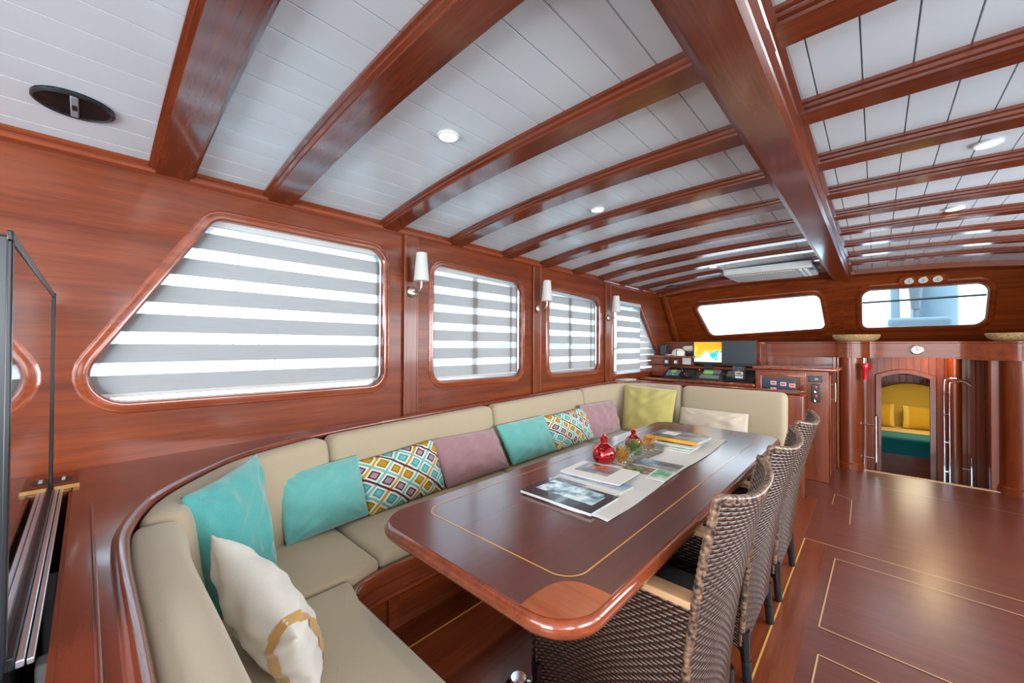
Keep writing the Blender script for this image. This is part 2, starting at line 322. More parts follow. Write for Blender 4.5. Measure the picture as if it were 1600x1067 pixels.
# ------------------------------------------------------------------ mesh helpers
class MB:
    def __init__(s): s.v = []; s.f = []; s.mi = []; s.uv = []
    def add(s, vs, fs, mi=0, uv=None):
        b = len(s.v); s.v += [tuple(p) for p in vs]
        s.uv += (uv if uv else [(0, 0)]*len(vs))
        for f in fs: s.f.append(tuple(b+i for i in f)); s.mi.append(mi)
        return s
    def box(s, x0, x1, y0, y1, z0, z1, mi=0):
        if x0 > x1: x0, x1 = x1, x0
        if y0 > y1: y0, y1 = y1, y0
        if z0 > z1: z0, z1 = z1, z0
        return s.add([(x0, y0, z0), (x1, y0, z0), (x1, y1, z0), (x0, y1, z0), (x0, y0, z1), (x1, y0, z1), (x1, y1, z1), (x0, y1, z1)],
                     [(0, 3, 2, 1), (4, 5, 6, 7), (0, 1, 5, 4), (1, 2, 6, 5), (2, 3, 7, 6), (3, 0, 4, 7)], mi)
    def obox(s, c, ax, ay, az, mi=0):
        """oriented box: centre c, half axis vectors"""
        c, ax, ay, az = map(Vector, (c, ax, ay, az)); vs = []
        for k in (-1, 1):
            for i, j in ((-1, -1), (1, -1), (1, 1), (-1, 1)): vs.append(c+ax*i+ay*j+az*k)
        return s.add(vs, [(0, 3, 2, 1), (4, 5, 6, 7), (0, 1, 5, 4), (1, 2, 6, 5), (2, 3, 7, 6), (3, 0, 4, 7)], mi)
    def tube(s, pts, r, n=10, closed=False, mi=0, caps=True, uvr=False):
        pts = [Vector(p) for p in pts]; L = len(pts); rings = []; prev = None
        for i, p in enumerate(pts):
            a = pts[(i-1) % L] if (closed or i > 0) else p; b = pts[(i+1) % L] if (closed or i < L-1) else p
            t = (b-a).normalized()
            if prev is None:
                up = Vector((0, 0, 1)) if abs(t.z) < .9 else Vector((1, 0, 0)); nx = t.cross(up).normalized()
            else:
                nx = (prev-t*prev.dot(t)).normalized()
            prev = nx; ny = t.cross(nx); rr = r[i] if hasattr(r, '__len__') else r
            rings.append([p+nx*math.cos(2*PI*k/n)*rr+ny*math.sin(2*PI*k/n)*rr for k in range(n)])
        vs = [q for g in rings for q in g]; fs = []
        for i in range(L if closed else L-1):
            for k in range(n):
                j = (i+1) % L; fs.append((i*n+k, i*n+(k+1) % n, j*n+(k+1) % n, j*n+k))
        if caps and not closed: fs += [tuple(range(n))[::-1], tuple((L-1)*n+k for k in range(n))]
        return s.add(vs, fs, mi)
    def lathe(s, prof, c=(0, 0, 0), n=28, ax='z', mi=0, sx=1, sy=1):
        c = Vector(c); vs = []; L = len(prof)
        for r, h in prof:
            for k in range(n):
                a = 2*PI*k/n; u, v_ = r*math.cos(a)*sx, r*math.sin(a)*sy
                vs.append(c+Vector({'z': (u, v_, h), 'x': (h, u, v_), 'y': (v_, h, u)}[ax]))
        fs = [(i*n+k, i*n+(k+1) % n, (i+1)*n+(k+1) % n, (i+1)*n+k) for i in range(L-1) for k in range(n)]
        if prof[0][0] > 1e-5: fs.append(tuple(range(n))[::-1])
        if prof[-1][0] > 1e-5: fs.append(tuple((L-1)*n+k for k in range(n)))
        return s.add(vs, fs, mi)
    def grid(s, fn, nu, nv, mi=0, uvf=None, closed_u=False):
        vs = []; uv = []
        for j in range(nv+1):
            for i in range(nu+(0 if closed_u else 1)):
                a, b = i/nu, j/nv; vs.append(fn(a, b)); uv.append(uvf(a, b) if uvf else (a, b))
        W = nu if closed_u else nu+1
        fs = [(j*W+i, j*W+(i+1) % W, (j+1)*W+(i+1) % W, (j+1)*W+i) for j in range(nv) for i in range(nu)]
        return s.add(vs, fs, mi, uv)
    def loft(s, rings, closed_ring=True, caps=True, mi=0, closed_path=False):
        n = len(rings[0]); L = len(rings); vs = [q for g in rings for q in g]; fs = []
        for i in range(L if closed_path else L-1):
            for k in range(n if closed_ring else n-1):
                j = (i+1) % L; fs.append((i*n+k, i*n+(k+1) % n, j*n+(k+1) % n, j*n+k))
        if caps and closed_ring and not closed_path: fs += [tuple(range(n))[::-1], tuple((L-1)*n+k for k in range(n))]
        return s.add(vs, fs, mi)
    def build(s, name, mats, parent=None, loc=None, smooth=True, bevel=0, seg=2, ang=35, fixn=True):
        if not isinstance(mats, (list, tuple)): mats = [mats]
        if parent is not None:
            o0 = parent['_w']
        else:
            xs = list(zip(*s.v)); o0 = loc if loc is not None else ((min(xs[0])+max(xs[0]))/2, (min(xs[1])+max(xs[1]))/2, min(xs[2]))
        me = bpy.data.meshes.new(name)
        me.from_pydata([(a-o0[0], b-o0[1], c-o0[2]) for a, b, c in s.v], [], s.f)
        for mt in mats: me.materials.append(mt)
        me.polygons.foreach_set('material_index', s.mi)
        ul = me.uv_layers.new(name='uv'); li = np.zeros(len(me.loops), dtype=np.int32); me.loops.foreach_get('vertex_index', li)
        ul.data.foreach_set('uv', np.array(s.uv, dtype=np.float32)[li].ravel())
        me.validate()
        if fixn:
            bm = bmesh.new(); bm.from_mesh(me); bmesh.ops.remove_doubles(bm, verts=bm.verts, dist=1e-5); bmesh.ops.recalc_face_normals(bm, faces=bm.faces); bm.to_mesh(me); bm.free()
        if smooth:
            me.shade_smooth(); me.set_sharp_from_angle(angle=math.radians(ang))
        o = bpy.data.objects.new(name, me); COL.objects.link(o)
        if parent is not None: o.parent = parent
        else: o.location = o0
        o['_w'] = tuple(o0)
        if bevel:
            bv = o.modifiers.new('bevel', 'BEVEL'); bv.width = bevel; bv.segments = seg; bv.limit_method = 'ANGLE'; bv.angle_limit = math.radians(40)
        return o
def tag(o, label=None, cat=None, group=None, kind=None):
    if label: o['label'] = label
    if cat: o['category'] = cat
    if group: o['group'] = group
    if kind: o['kind'] = kind
    return o
def thing(name, loc, label=None, cat=None, group=None, kind=None):
    o = bpy.data.objects.new(name, None); COL.objects.link(o); o.location = loc; o['_w'] = tuple(loc); o.empty_display_size = .1
    return tag(o, label, cat, group, kind)
def dup(o, loc, label=None, rotz=None, parent=None):
    c = o.copy(); COL.objects.link(c)
    if parent is None: c.location = loc
    else: c.parent = parent
    if rotz is not None: c.rotation_euler = (0, 0, rotz)
    if label: c['label'] = label
    for ch in [q for q in bpy.data.objects if q.parent == o]: dup(ch, None, parent=c)
    return c
def rpoly(pts, rad, n=8):
    """rounded polygon in 2D"""
    out = []; L = len(pts)
    for i, p in enumerate(pts):
        r = rad[i] if hasattr(rad, '__len__') else rad
        p = Vector(p); a = Vector(pts[i-1]); b = Vector(pts[(i+1) % L])
        if r <= 0: out.append(tuple(p)); continue
        u = (a-p).normalized(); v = (b-p).normalized(); th = u.angle(v); t = r/math.tan(th/2)
        t = min(t, (a-p).length*.48, (b-p).length*.48); r2 = t*math.tan(th/2)
        c = p+(u+v).normalized()*(r2/math.sin(th/2)); s0 = p+u*t-c; s1 = p+v*t-c
        a0 = math.atan2(s0.y, s0.x); a1 = math.atan2(s1.y, s1.x); d = (a1-a0+PI) % (2*PI)-PI
        out += [(c.x+r2*math.cos(a0+d*k/n), c.y+r2*math.sin(a0+d*k/n)) for k in range(n+1)]
    return out
def offs(loop, d):
    """offset closed loop outward by d (loop orientation detected)"""
    L = len(loop); A = sum(loop[i][0]*loop[(i+1) % L][1]-loop[(i+1) % L][0]*loop[i][1] for i in range(L)); sg = 1 if A > 0 else -1
    out = []
    for i in range(L):
        a = Vector(loop[i-1]); p = Vector(loop[i]); b = Vector(loop[(i+1) % L])
        e1 = (p-a); e2 = (b-p)
        if e1.length < 1e-7: e1 = e2
        if e2.length < 1e-7: e2 = e1
        e1.normalize(); e2.normalize(); n1 = Vector((e1.y, -e1.x)); n2 = Vector((e2.y, -e2.x)); n = (n1+n2)
        n = n.normalized() if n.length > 1e-6 else n1
        k = 1/max(.35, n.dot(n1)); out.append((p.x+n.x*d*sg*k, p.y+n.y*d*sg*k))
    return out
def panel(mb, outer, holes, mp, t, mi=0):
    """flat panel with holes, mp(u,v,w)->xyz, thickness t towards +w"""
    bm = bmesh.new(); loops = [outer]+holes; idx = 0
    for lp in loops:
        vs = [bm.verts.new((p[0], p[1], 0)) for p in lp]
        for i in range(len(vs)): bm.edges.new((vs[i], vs[(i+1) % len(vs)]))
    bm.verts.index_update()
    bmesh.ops.triangle_fill(bm, use_beauty=True, use_dissolve=False, edges=bm.edges[:])
    bm.verts.ensure_lookup_table(); bm.verts.index_update()
    P = [v.co.copy() for v in bm.verts]; Fs = [[v.index for v in f.verts] for f in bm.faces]; bm.free()
    n = len(P)
    vs = [mp(p.x, p.y, 0) for p in P]+[mp(p.x, p.y, t) for p in P]
    fs = [tuple(f) for f in Fs]+[tuple(n+i for i in f[::-1]) for f in Fs]
    mb.add(vs, fs, mi)
    for lp in loops:
        L = len(lp); mb.add([mp(p[0], p[1], 0) for p in lp]+[mp(p[0], p[1], t) for p in lp], [(i, (i+1) % L, L+(i+1) % L, L+i) for i in range(L)], mi)
def ringmould(mb, loop, prof, mp, mi=0):
    """moulding running around a loop; prof = closed list of (offset, w)"""
    rings = [[mp(*q, w_) for q in offs(loop, d)] for d, w_ in prof]
    n = len(loop); P = len(prof); vs = [q for g in rings for q in g]
    fs = [(j*n+i, j*n+(i+1) % n, ((j+1) % P)*n+(i+1) % n, ((j+1) % P)*n+i) for j in range(P) for i in range(n)]
    mb.add(vs, fs, mi)
def slab(mb, out, z0, z1, rt=.01, rb=.01, n=4, zf=None, mi=0, crown=0):
    zf = zf or (lambda x, y: 0); rings = []
    for k in range(n+1):
        a = PI/2*(1-k/n); rings.append([(x, y, z0+rb-rb*math.sin(a)+zf(x, y)) for x, y in offs(out, -(rb-rb*math.cos(a)))])
    for k in range(n+1):
        a = PI/2*k/n; rings.append([(x, y, z1-rt+rt*math.sin(a)+zf(x, y)) for x, y in offs(out, -(rt-rt*math.cos(a)))])
    if crown:
        base = offs(out, -rt); cx = sum(p[0] for p in base)/len(base); cy = sum(p[1] for p in base)/len(base)
        for q in (.93, .85, .72, .5, .25, .06): rings.append([(cx+(x-cx)*q, cy+(y-cy)*q, z1+crown*(1-q**4)+zf(x, y)) for x, y in base])
    mb.loft(rings, True, True, mi)
def catmull(P, n=8):
    P = [Vector(p) for p in P]; P = [P[0]*2-P[1]]+P+[P[-1]*2-P[-2]]; out = []
    for i in range(1, len(P)-2):
        a, b, c, d = P[i-1:i+3]
        for k in range(n):
            t = k/n; out.append(.5*((2*b)+(c-a)*t+(2*a-5*b+4*c-d)*t*t+(3*b-a-3*c+d)*t**3))
    out.append(P[-2]); return out
def struct(name, mb, mats, **k):
    return tag(mb.build(name, mats, **k), kind='structure')

# ------------------------------------------------------------------ shared shapes of the boat
WX = -2.3            # port wall
RXW = 1.7            # starboard wall
YB, YF = -2.8, 6.45
def zb(x):           # underside of the roof beams (camber)
    return 2.21-.122*(min(2.3, abs(x+.3))/1.92)**2.6
def zc(x): return zb(x)+.042
def fy(x, z):        # raked windshield bulkhead
    return 6.2+(.29*(x+.3) if x < -.3 else 0)+.8*(2.15-z)
def zl(y): return .852+.021*max(0, y)     # settee ledge height (sheer)

# ------------------------------------------------------------------ the setting: floor
mb = MB()
WELL = (-.13, .82, 5.83)
mb.box(-1.74, RXW, YB, WELL[2], -.05, 0, 0)
floor = struct('floor', mb, [M['floor']], smooth=False)
mb = MB(); mb.box(-1.74, -.38, -.2, 4.4, 0, .0015, 0); mb.box(-.38, -.25, .9, 3.46, 0, .0012, 0)
struct('trim_1', mb, [M['floor_y']], smooth=False)
mb = MB()
def strip(a, b, wd=.006, z=.0032):
    a, b = Vector(a+(0,)), Vector(b+(0,)); d = (b-a).normalized(); n = Vector((-d.y, d.x, 0))*wd/2
    mb.add([(p.x, p.y, z) for p in (a-n, b-n, b+n, a+n)], [(0, 1, 2, 3)])
strip((-.375, .4), (-.372, 3.45), .008); strip((-1.53, .75), (-1.50, 4.0), .010)
struct('trim_2', mb, [M['inlay']], smooth=False)
mb = MB()
strip((-.372, 3.45), (1.6, 3.33), .006); strip((-.195, 3.25), (1.5, 3.16)); strip((-.206, 2.408), (-.195, 3.25)); strip((-.206, 2.408), (1.4, 2.28))
strip((-.19, 2.19), (1.4, 2.06)); strip((-.20, 1.2), (-.19, 2.19)); strip((-.15, 3.95), (-.16, 4.6)); strip((-.16, 4.6), (-.28, 4.68)); strip((-.02, 5.2), (1.3, 5.12), .005); strip((-.28, 4.35), (-.28, 4.68), .004)
struct('trim_3', mb, [M['inlay_pale']], smooth=False)

# ceiling: white planks with V grooves running fore and aft
mb = MB(); xs = []
x = WX-.02; PW = .1205
sec = []
while x < RXW+.02:
    x1 = min(x+PW, RXW+.02)
    sec += [(x, zc(x)+.010), (x+.0026, zc(x)), (x1-.0026, zc(x1))]
    x = x1
sec.append((RXW+.02, zc(RXW)))
mb.loft([[(a, YB, b) for a, b in sec], [(a, YF+.05, b) for a, b in sec]], closed_ring=False)
sec2 = [(a, b+.06) for a, b in sec]
mb.loft([[(a, YB, b) for a, b in sec2], [(a, YF+.05, b) for a, b in sec2]], closed_ring=False)
struct('ceiling', mb, [M['ceiling']], smooth=False, fixn=False)

# roof beams
def beam(mb, yc, x0, x1, half=.057):
    prof = [(-half-.022, .045), (-half-.022, .030), (-half-.012, .026), (-half-.012, .014), (-half, .010), (-half, 0), (half, 0), (half, .010), (half+.012, .014), (half+.012, .026), (half+.022, .030), (half+.022, .045)]
    rings = []
    n = 28
    for i in range(n+1):
        x = x0+(x1-x0)*i/n; rings.append([(x, yc+a, zb(x)+b) for a, b in prof])
    mb.loft(rings)
BY = [-2.2, -1.45, -.85, .245, .672, 1.30, 1.835, 2.38, 2.89, 3.40, 3.90, 4.40, 4.92, 5.42]
BY[2] = -.75
tn = 4
for yc in BY:
    wd = .057 if yc < 1.0 else (.052 if yc < 3 else .047)
    if yc > 4.5:
        xe = -1.30 if yc < 5 else -1.30
        m1 = MB(); beam(m1, yc, -2.27, -1.30, wd); struct('trim_%d' % tn, m1, M['beam_x']); tn += 1
        m1 = MB(); beam(m1, yc, -.46, -.35, wd); struct('trim_%d' % tn, m1, M['beam_x']); tn += 1
    else:
        m1 = MB(); beam(m1, yc, -2.27, -.35, wd); struct('trim_%d' % tn, m1, M['beam_x']); tn += 1
    m1 = MB(); beam(m1, yc, -.24, RXW, wd); struct('trim_%d' % tn, m1, M['beam_x']); tn += 1
# ridge beam
mb = MB()
rp_ = [(-.415, 2.245), (-.415, 2.225), (-.397, 2.215), (-.397, 2.185), (-.38, 2.175), (-.372, 2.152), (-.36, 2.145), (-.235, 2.145), (-.222, 2.155), (-.222, 2.175), (-.207, 2.185), (-.207, 2.208), (-.19, 2.218), (-.19, 2.245)]
mb.loft([[(a, YB, b) for a, b in rp_], [(a, 6.22, b) for a, b in rp_]])
struct('trim_%d' % tn, mb, M['beam_y'], ang=25); tn += 1
# crown moulding along the port wall
mb = MB()
cp = [(-2.3, 2.075), (-2.275, 2.075), (-2.262, 2.082), (-2.258, 2.093), (-2.265, 2.103), (-2.275, 2.106), (-2.255, 2.125), (-2.215, 2.14), (-2.215, 2.20), (-2.3, 2.20)]
mb.loft([[(a, YB, b) for a, b in cp], [(a, 5.72, b) for a, b in cp]])
struct('trim_%d' % tn, mb, M['trim'], ang=25); tn += 1

# port wall with its four windows
WINS = [
    (rpoly([(-.085, 1.102), (1.274, 1.094), (1.274, 1.945), (.405, 1.945)], [.12, .085, .085, .07], 10)),
    (rpoly([(1.662, 1.088), (2.605, 1.078), (2.605, 1.895), (1.662, 1.925)], .085, 8)),
    (rpoly([(3.003, 1.078), (3.93, 1.075), (3.93, 1.862), (3.003, 1.892)], .085, 8)),
    (rpoly([(4.27, 1.02), (5.60, 1.02), (5.60, 1.22), (4.98, 1.86), (4.27, 1.87)], [.02, .06, .06, .06, .02], 6)),
]
pm = lambda u, v, w_: (WX-w_, u, v)
mb = MB(); panel(mb, [(YB, 0), (6.9, 0), (6.9, 1.30), (5.85, 2.3), (YB, 2.3)], WINS, pm, .03)
struct('wall_left', mb, M['wood_y'], smooth=False)
mb = MB(); panel(mb, [(YB, 0), (6.9, 0), (6.9, 1.30), (5.85, 2.3), (YB, 2.3)], [offs(q, .008) for q in WINS], lambda u, v, w_: (WX-.09-w_, u, v), .04)
struct('wall_left_outer', mb, M['white'], smooth=False)
for i, lp in enumerate(WINS):
    wn_ = thing('window_%d' % (i+1), (WX, sum(p[0] for p in lp)/len(lp), 1.1), kind='structure')
    mb = MB(); ringmould(mb, lp, [(-.003, .012), (-.003, -.002), (.004, -.010), (.020, -.012), (.030, -.006), (.038, -.006), (.045, .0), (.045, .012)], pm)
    mb.build('window_frame', M['trim'], wn_, ang=40)
    mb = MB(); ringmould(mb, lp, [(-.026, .058), (-.024, .050), (-.004, .048), (.004, .035), (.012, .035), (.012, .07), (-.026, .07)], pm)
    if i == 1: mb.box(WX-.085, WX-.05, 2.07, 2.125, 1.06, 1.92)
    if i == 1: mb.box(WX-.085, WX-.05, 2.50, 2.53, 1.06, 1.92)
    if i == 2: mb.box(WX-.085, WX-.05, 3.40, 3.45, 1.06, 1.90); mb.box(WX-.085, WX-.05, 3.82, 3.85, 1.06, 1.90)
    mb.build('metal_frame', M['alu'], wn_, ang=40)
    mb = MB(); g = offs(lp, .01); n = len(g)
    mb.add([pm(a, b, .078) for a, b in g]+[pm(a, b, .083) for a, b in g], [tuple(range(n)), tuple(range(2*n-1, n-1, -1))]+[(k, (k+1) % n, n+(k+1) % n, n+k) for k in range(n)])
    mb.build('pane', M['glass'], wn_, smooth=False)
# pilasters
for y0, y1 in ((1.425, 1.525), (2.758, 2.868), (4.062, 4.185)):
    mb = MB(); mb.box(WX, WX+.010, y0, y1, zl(y0), 2.08)
    mb.box(WX, WX+.022, y0-.012, y0+.010, zl(y0), 2.08); mb.box(WX, WX+.014, y1-.008, y1+.006, zl(y0), 2.08)
    struct('trim_%d' % tn, mb, M['wood_z'], bevel=.004, smooth=False); tn += 1

# windshield bulkhead: two raked panels meeting at the ridge
wsL = rpoly([(-1.80, 1.500), (-.478, 1.588), (-.515, 2.02), (-1.915, 1.94)], [.09, .07, .08, .07], 8)
wsR = rpoly([(-.135, 1.585), (.885, 1.60), (.87, 2.035), (-.135, 2.035)], [.07, .10, .10, .10], 8)
pf = lambda u, v, w_: (u, fy(u, v)+w_, v)
for nm, out, lp, wi in (('wall_front', [(-2.35, 1.0), (-.3, 1.0), (-.3, 2.32), (-2.35, 2.32)], wsL, 5), ('wall_front_right', [(-.3, 1.0), (RXW+.05, 1.0), (RXW+.05, 2.32), (-.3, 2.32)], wsR, 6)):
    mb = MB(); panel(mb, out, [lp], pf, .05); struct(nm, mb, M['wood_x'], smooth=False)
    c = (sum(p[0] for p in lp)/len(lp), 6.4, 1.55)
    wn_ = thing('window_%d' % wi, c, kind='structure')
    mb = MB(); ringmould(mb, lp, [(-.004, .03), (-.004, -.004), (.004, -.014), (.030, -.018), (.042, -.010), (.050, -.002), (.050, .02)], pf); mb.build('window_frame', M['wood_x'], wn_, ang=40)
    mb = MB(); ringmould(mb, lp, [(-.014, .05), (-.012, .034), (.004, .030), (.008, .06)], pf); mb.build('metal_frame', M['alu'], wn_, ang=40)
    mb = MB(); g = offs(lp, .01); n = len(g)
    mb.add([pf(a, b, .045) for a, b in g]+[pf(a, b, .049) for a, b in g], [tuple(range(n)), tuple(range(2*n-1, n-1, -1))]+[(k, (k+1) % n, n+(k+1) % n, n+k) for k in range(n)])
    mb.build('pane', M['glass'], wn_, smooth=False)
# head moulding under the deckhead at the windshield and corner post
mb = MB(); st = [-2.3, -1.8, -1.3, -.8, -.3]
mb.loft([[(x, fy(x, zc(x))-.05, zb(x)-.012), (x, fy(x, zc(x))+.06, zb(x)-.03), (x, fy(x, zc(x))+.08, zb(x)+.05), (x, fy(x, zc(x))-.05, zb(x)+.05)] for x in st])
mb.loft([[(x, fy(x, zc(x))-.05, zb(x)-.012), (x, fy(x, zc(x))+.06, zb(x)-.03), (x, fy(x, zc(x))+.08, zb(x)+.05), (x, fy(x, zc(x))-.05, zb(x)+.05)] for x in (-.3, .2, .7, 1.2, 1.7)])
struct('trim_%d' % tn, mb, M['wood_x'], smooth=False); tn += 1
mb = MB()
mb.tube([(-2.26, fy(-2.26, z)-.02, z) for z in (1.30, 1.6, 1.9, 2.12)], .055, 14); struct('trim_%d' % tn, mb, M['wood_z']); tn += 1

# starboard wall (behind the camera's right) and aft bulkhead, both with real openings
mb = MB(); SW = [rpoly([(YB+.25, 1.05), (-.2+.0, 1.05), (-.2, 1.93), (YB+.25, 1.93)], .08), rpoly([(.2, 1.05), (2.3, 1.05), (2.3, 1.93), (.2, 1.93)], .08), rpoly([(2.6, 1.05), (4.9, 1.05), (4.5, 1.93), (2.6, 1.93)], .08)]
panel(mb, [(YB, 0), (7.4, 0), (7.4, 1.30), (5.85, 2.35), (YB, 2.35)], SW, lambda u, v, w_: (RXW+w_, u, v), .05)
struct('wall_right', mb, M['wood_y'], smooth=False)
for i, lp in enumerate(SW):
    mb = MB(); ringmould(mb, lp, [(-.003, .01), (-.003, -.002), (.02, -.012), (.045, 0), (.045, .01)], lambda u, v, w_: (RXW+w_, u, v)); struct('window_%d' % (7+i), mb, M['trim'], ang=40)
mb = MB(); panel(mb, [(WX-.03, 0), (RXW+.05, 0), (RXW+.05, 2.35), (WX-.03, 2.35)], [[(-1.8, .45), (1.2, .45), (1.2, 2.1), (-1.8, 2.1)]], lambda u, v, w_: (u, YB-w_, v), .05)
struct('wall_back', mb, M['wood_x'], smooth=False)

# ------------------------------------------------------------------ forward bulkhead below the windshield
mb = MB()
# shelf behind the upright band
mb.add([(-2.3, 5.78, 1.405), (-.25, 5.78, 1.405), (-.06, 5.86, 1.405), (.72, 5.86, 1.405), (.86, 5.76, 1.41), (1.7, 5.74, 1.41), (1.7, 7.1, 1.41), (-2.3, 7.1, 1.405)], [tuple(range(8))])
bandp = [(-2.3, 5.75), (-1.2, 5.75), (-.45, 5.75), (-.30, 5.72), (-.22, 5.70), (-.12, 5.74), (-.06, 5.80), (-.04, 5.84), (.10, 5.855), (.35, 5.86), (.60, 5.85), (.70, 5.81), (.76, 5.77), (.84, 5.73), (.95, 5.68), (1.08, 5.70), (1.2, 5.74), (1.7, 5.74)]
bp = catmull([p+(0,) for p in bandp], 5)
def band_z(x): return 1.232-(.0 if x < -.04 or x > .7 else -.016*math.sin(PI*(x+.04)/.74))
mb.loft([[(p.x, p.y, band_z(p.x)), (p.x, p.y, 1.39), (p.x, p.y-.012, 1.395), (p.x, p.y-.012, 1.412), (p.x, p.y+.05, 1.412), (p.x, p.y+.05, band_z(p.x))] for p in bp])
struct('trim_%d' % tn, mb, M['wood_x'], ang=30); tn += 1
mb = MB()   # bulkhead under the band, port of the companionway
mb.box(-2.3, -.33, 5.78, 5.82, 0, 1.24)
struct('wall_front_lower', mb, M['wood_z'], smooth=False)
def column(x, y, r, z0, z1, name='trim'):
    global tn
    m2 = MB(); m2.lathe([(r, z0), (r, z1)], (x, y, 0), 40); m2.lathe([(r+.012, z0), (r+.012, z0+.06), (r, z0+.075)], (x, y, 0), 40)
    struct('trim_%d' % tn, m2, M['wood_z']); tn += 1
column(-.215, 5.84, .105, 0, 1.24)
column(1.00, 5.86, .15, 0, 1.24)
mb = MB(); mb.box(-.36, -.33, 5.70, 5.80, 0, 1.24); mb.box(-.325, -.305, 5.71, 5.80, 0, 1.24); mb.box(-.11, -.075, 5.86, 5.90, -.9, 1.24)
mb.box(.80, .86, 5.86, 5.95, -.9, 1.24); mb.box(1.14, 1.7, 5.80, 5.84, 0, 1.24)
struct('trim_%d' % tn, mb, M['wood_z'], bevel=.006, smooth=False); tn += 1
# companionway well: floor, side, back wall with arched door opening
mb = MB(); mb.box(-.6, 2.0, 5.84, 9.4, -1.02, -.98)
struct('floor_lower', mb, M['floor'], smooth=False)
mb = MB(); mb.box(-.15, .86, 5.80, 5.845, -.02, .006); struct('trim_%d' % tn, mb, M['inlay_pale'], bevel=.004, smooth=False); tn += 1
arch = [(.045, -.98), (.455, -.98), (.455, .985)]+[(.455-.41*k/12, .985+.055*math.sin(PI*k/12)) for k in range(1, 12)]+[(.045, .985)]
mb = MB(); panel(mb, [(-.15, -.98), (.60, -.98), (.60, 1.42), (-.15, 1.42)], [arch], lambda u, v, w_: (u, 6.6+w_, v), .05)
struct('wall_companionway', mb, M['tongue'], smooth=False)
mb = MB(); ringmould(mb, arch, [(0, .0), (0, -.02), (.045, -.022), (.055, -.012), (.055, 0)], lambda u, v, w_: (u, 6.6+w_, v)); struct('door_1', mb, M['wood_z'], ang=40)
mb = MB(); mb.box(-.16, -.12, 5.9, 6.62, -.98, 1.4); mb.box(1.05, 1.09, 5.9, 6.7, -.98, 1.4)
def arcw(a, b): th = PI*.5*a; return (.70+.36*math.sin(th), 6.72-.36*(1-math.cos(th)), -.98+2.38*b)
mb.grid(arcw, 16, 1)
mb.box(.66, .74, 6.72, 6.75, -.98, 1.4)
struct('wall_companionway_side', mb, M['tongue'], smooth=False)
column(.635, 6.50, .055, -.98, 1.40)

# cabin beyond the door
mb = MB(); mb.box(-1.0, 2.0, 9.3, 9.34, -1, .9); mb.box(-1.04, -1.0, 6.7, 9.3, -1, .9); mb.box(2.0, 2.04, 6.7, 9.3, -1, .9); mb.box(-1, 2, 7.2, 9.3, .90, .93); mb.box(-1, 2, 6.7, 7.2, 1.38, 1.40); mb.box(-1, 2, 7.18, 7.2, .9, 1.4)
struct('wall_cabin', mb, M['tongue'], smooth=False)
bed = thing('bed', (.5, 8.4, -.98), 'cabin bed with teal cover and buttoned mustard headboard seen through the arched doorway', 'bed')
mb = MB(); mb.box(-.3, 1.6, 7.9, 9.2, -.98, -.15); mb.build('bed_base', M['wood_x'], bed, bevel=.01)
mb = MB(); slab(mb, rpoly([(-.28, 7.92), (1.58, 7.92), (1.58, 9.15), (-.28, 9.15)], .06), -.15, .06, .05, .03); mb.build('mattress', M['mustard_light'], bed)
mb = MB(); slab(mb, rpoly([(-.31, 7.88), (1.61, 7.88), (1.61, 8.45), (-.31, 8.45)], .05), -.18, .065, .05, .01); mb.build('bed_cover', M['blanket'], bed)
hb = [(-.28, .0), (1.1, .0)]+[(1.1-1.38*k/24, .36+.40*math.sin(PI*(k)/24)**.8) for k in range(25)]
mb = MB(); panel(mb, hb, [], lambda u, v, w_: (u, 9.12+w_, v), .08); mb.build('headboard', M['quilt'], bed, smooth=False)
area('cabin_lamp', (.5, 8.2, .88), (0, 0, 0), .5, .5, 5, (1, .86, .62))
area('companionway_lamp', (.45, 6.32, 1.39), (0, 0, 0), .12, .12, 2.5, (1, .72, .38))

# ------------------------------------------------------------------ sea, hills and deck outside
mb = MB(); mb.box(-300, 300, -300, 300, -1.35, -1.30); struct('ground_sea', mb, M['sea'], smooth=False)
mb = MB()
def hillf(a, b): 
    y = -160+420*a; h = (3.2+2.6*math.sin(a*9)+1.6*math.sin(a*23+1))*(1 if 1 else 0)
    return (-130-20*b, y, -1.3+max(1.2, h)*b)
mb.grid(hillf, 60, 3); tag(mb.build('hillside', M['hill']), 'hazy green shoreline across the water outside the largest side window', 'hill')
mb = MB(); mb.box(-3.6, -2.45, -3, 8.5, -.1, 0.0); mb.box(-3.62, -3.5, -3, 8.5, 0, .75)
struct('ground_deck_port', mb, M['white'], smooth=False)
mb = MB(); mb.box(-3.5, 3.2, 7.3, 16, .95, 1.05); struct('ground_foredeck', mb, M['white'], smooth=False)
rl = thing('deck_railing', (-3.55, 1, .75), 'white side-deck guard rail seen through the blinds', 'railing')
mb = MB(); mb.tube([(-3.56, -2.8, 1.24), (-3.56, 8, 1.34)], .02, 8); mb.build('top_rail', M['white'], rl)
for y in (-1.2, .78, 2.3, 4.0, 5.6):
    mb = MB(); mb.tube([(-3.56, y, .75), (-3.56, y, 1.26)], .014, 8); mb.build('stanchion', M['white'], rl)
for ya, wl_ in ((.70, 'leftmost of the three thin shroud wires outside the largest side window'), (.86, 'middle one of the three thin shroud wires outside the largest side window'), (.98, 'rightmost of the three thin shroud wires outside the largest side window')):
    mb = MB(); mb.tube([(-3.5, ya, .75), (-3.2, ya+.03, 2.6)], .006, 6); tag(mb.build('rigging_wire', M['grey']), wl_, 'wire', 'shroud wires outside the port side')
mast = thing('mast', (.48, 8.4, 1.05), 'pale blue mast with winch seen through the smaller windshield', 'mast')
mb = MB(); mb.tube([(.62, 8.4, 1.05), (.62, 8.4, 4.2)], .24, 24); mb.build('mast_tube', M['canvas_blue'], mast)
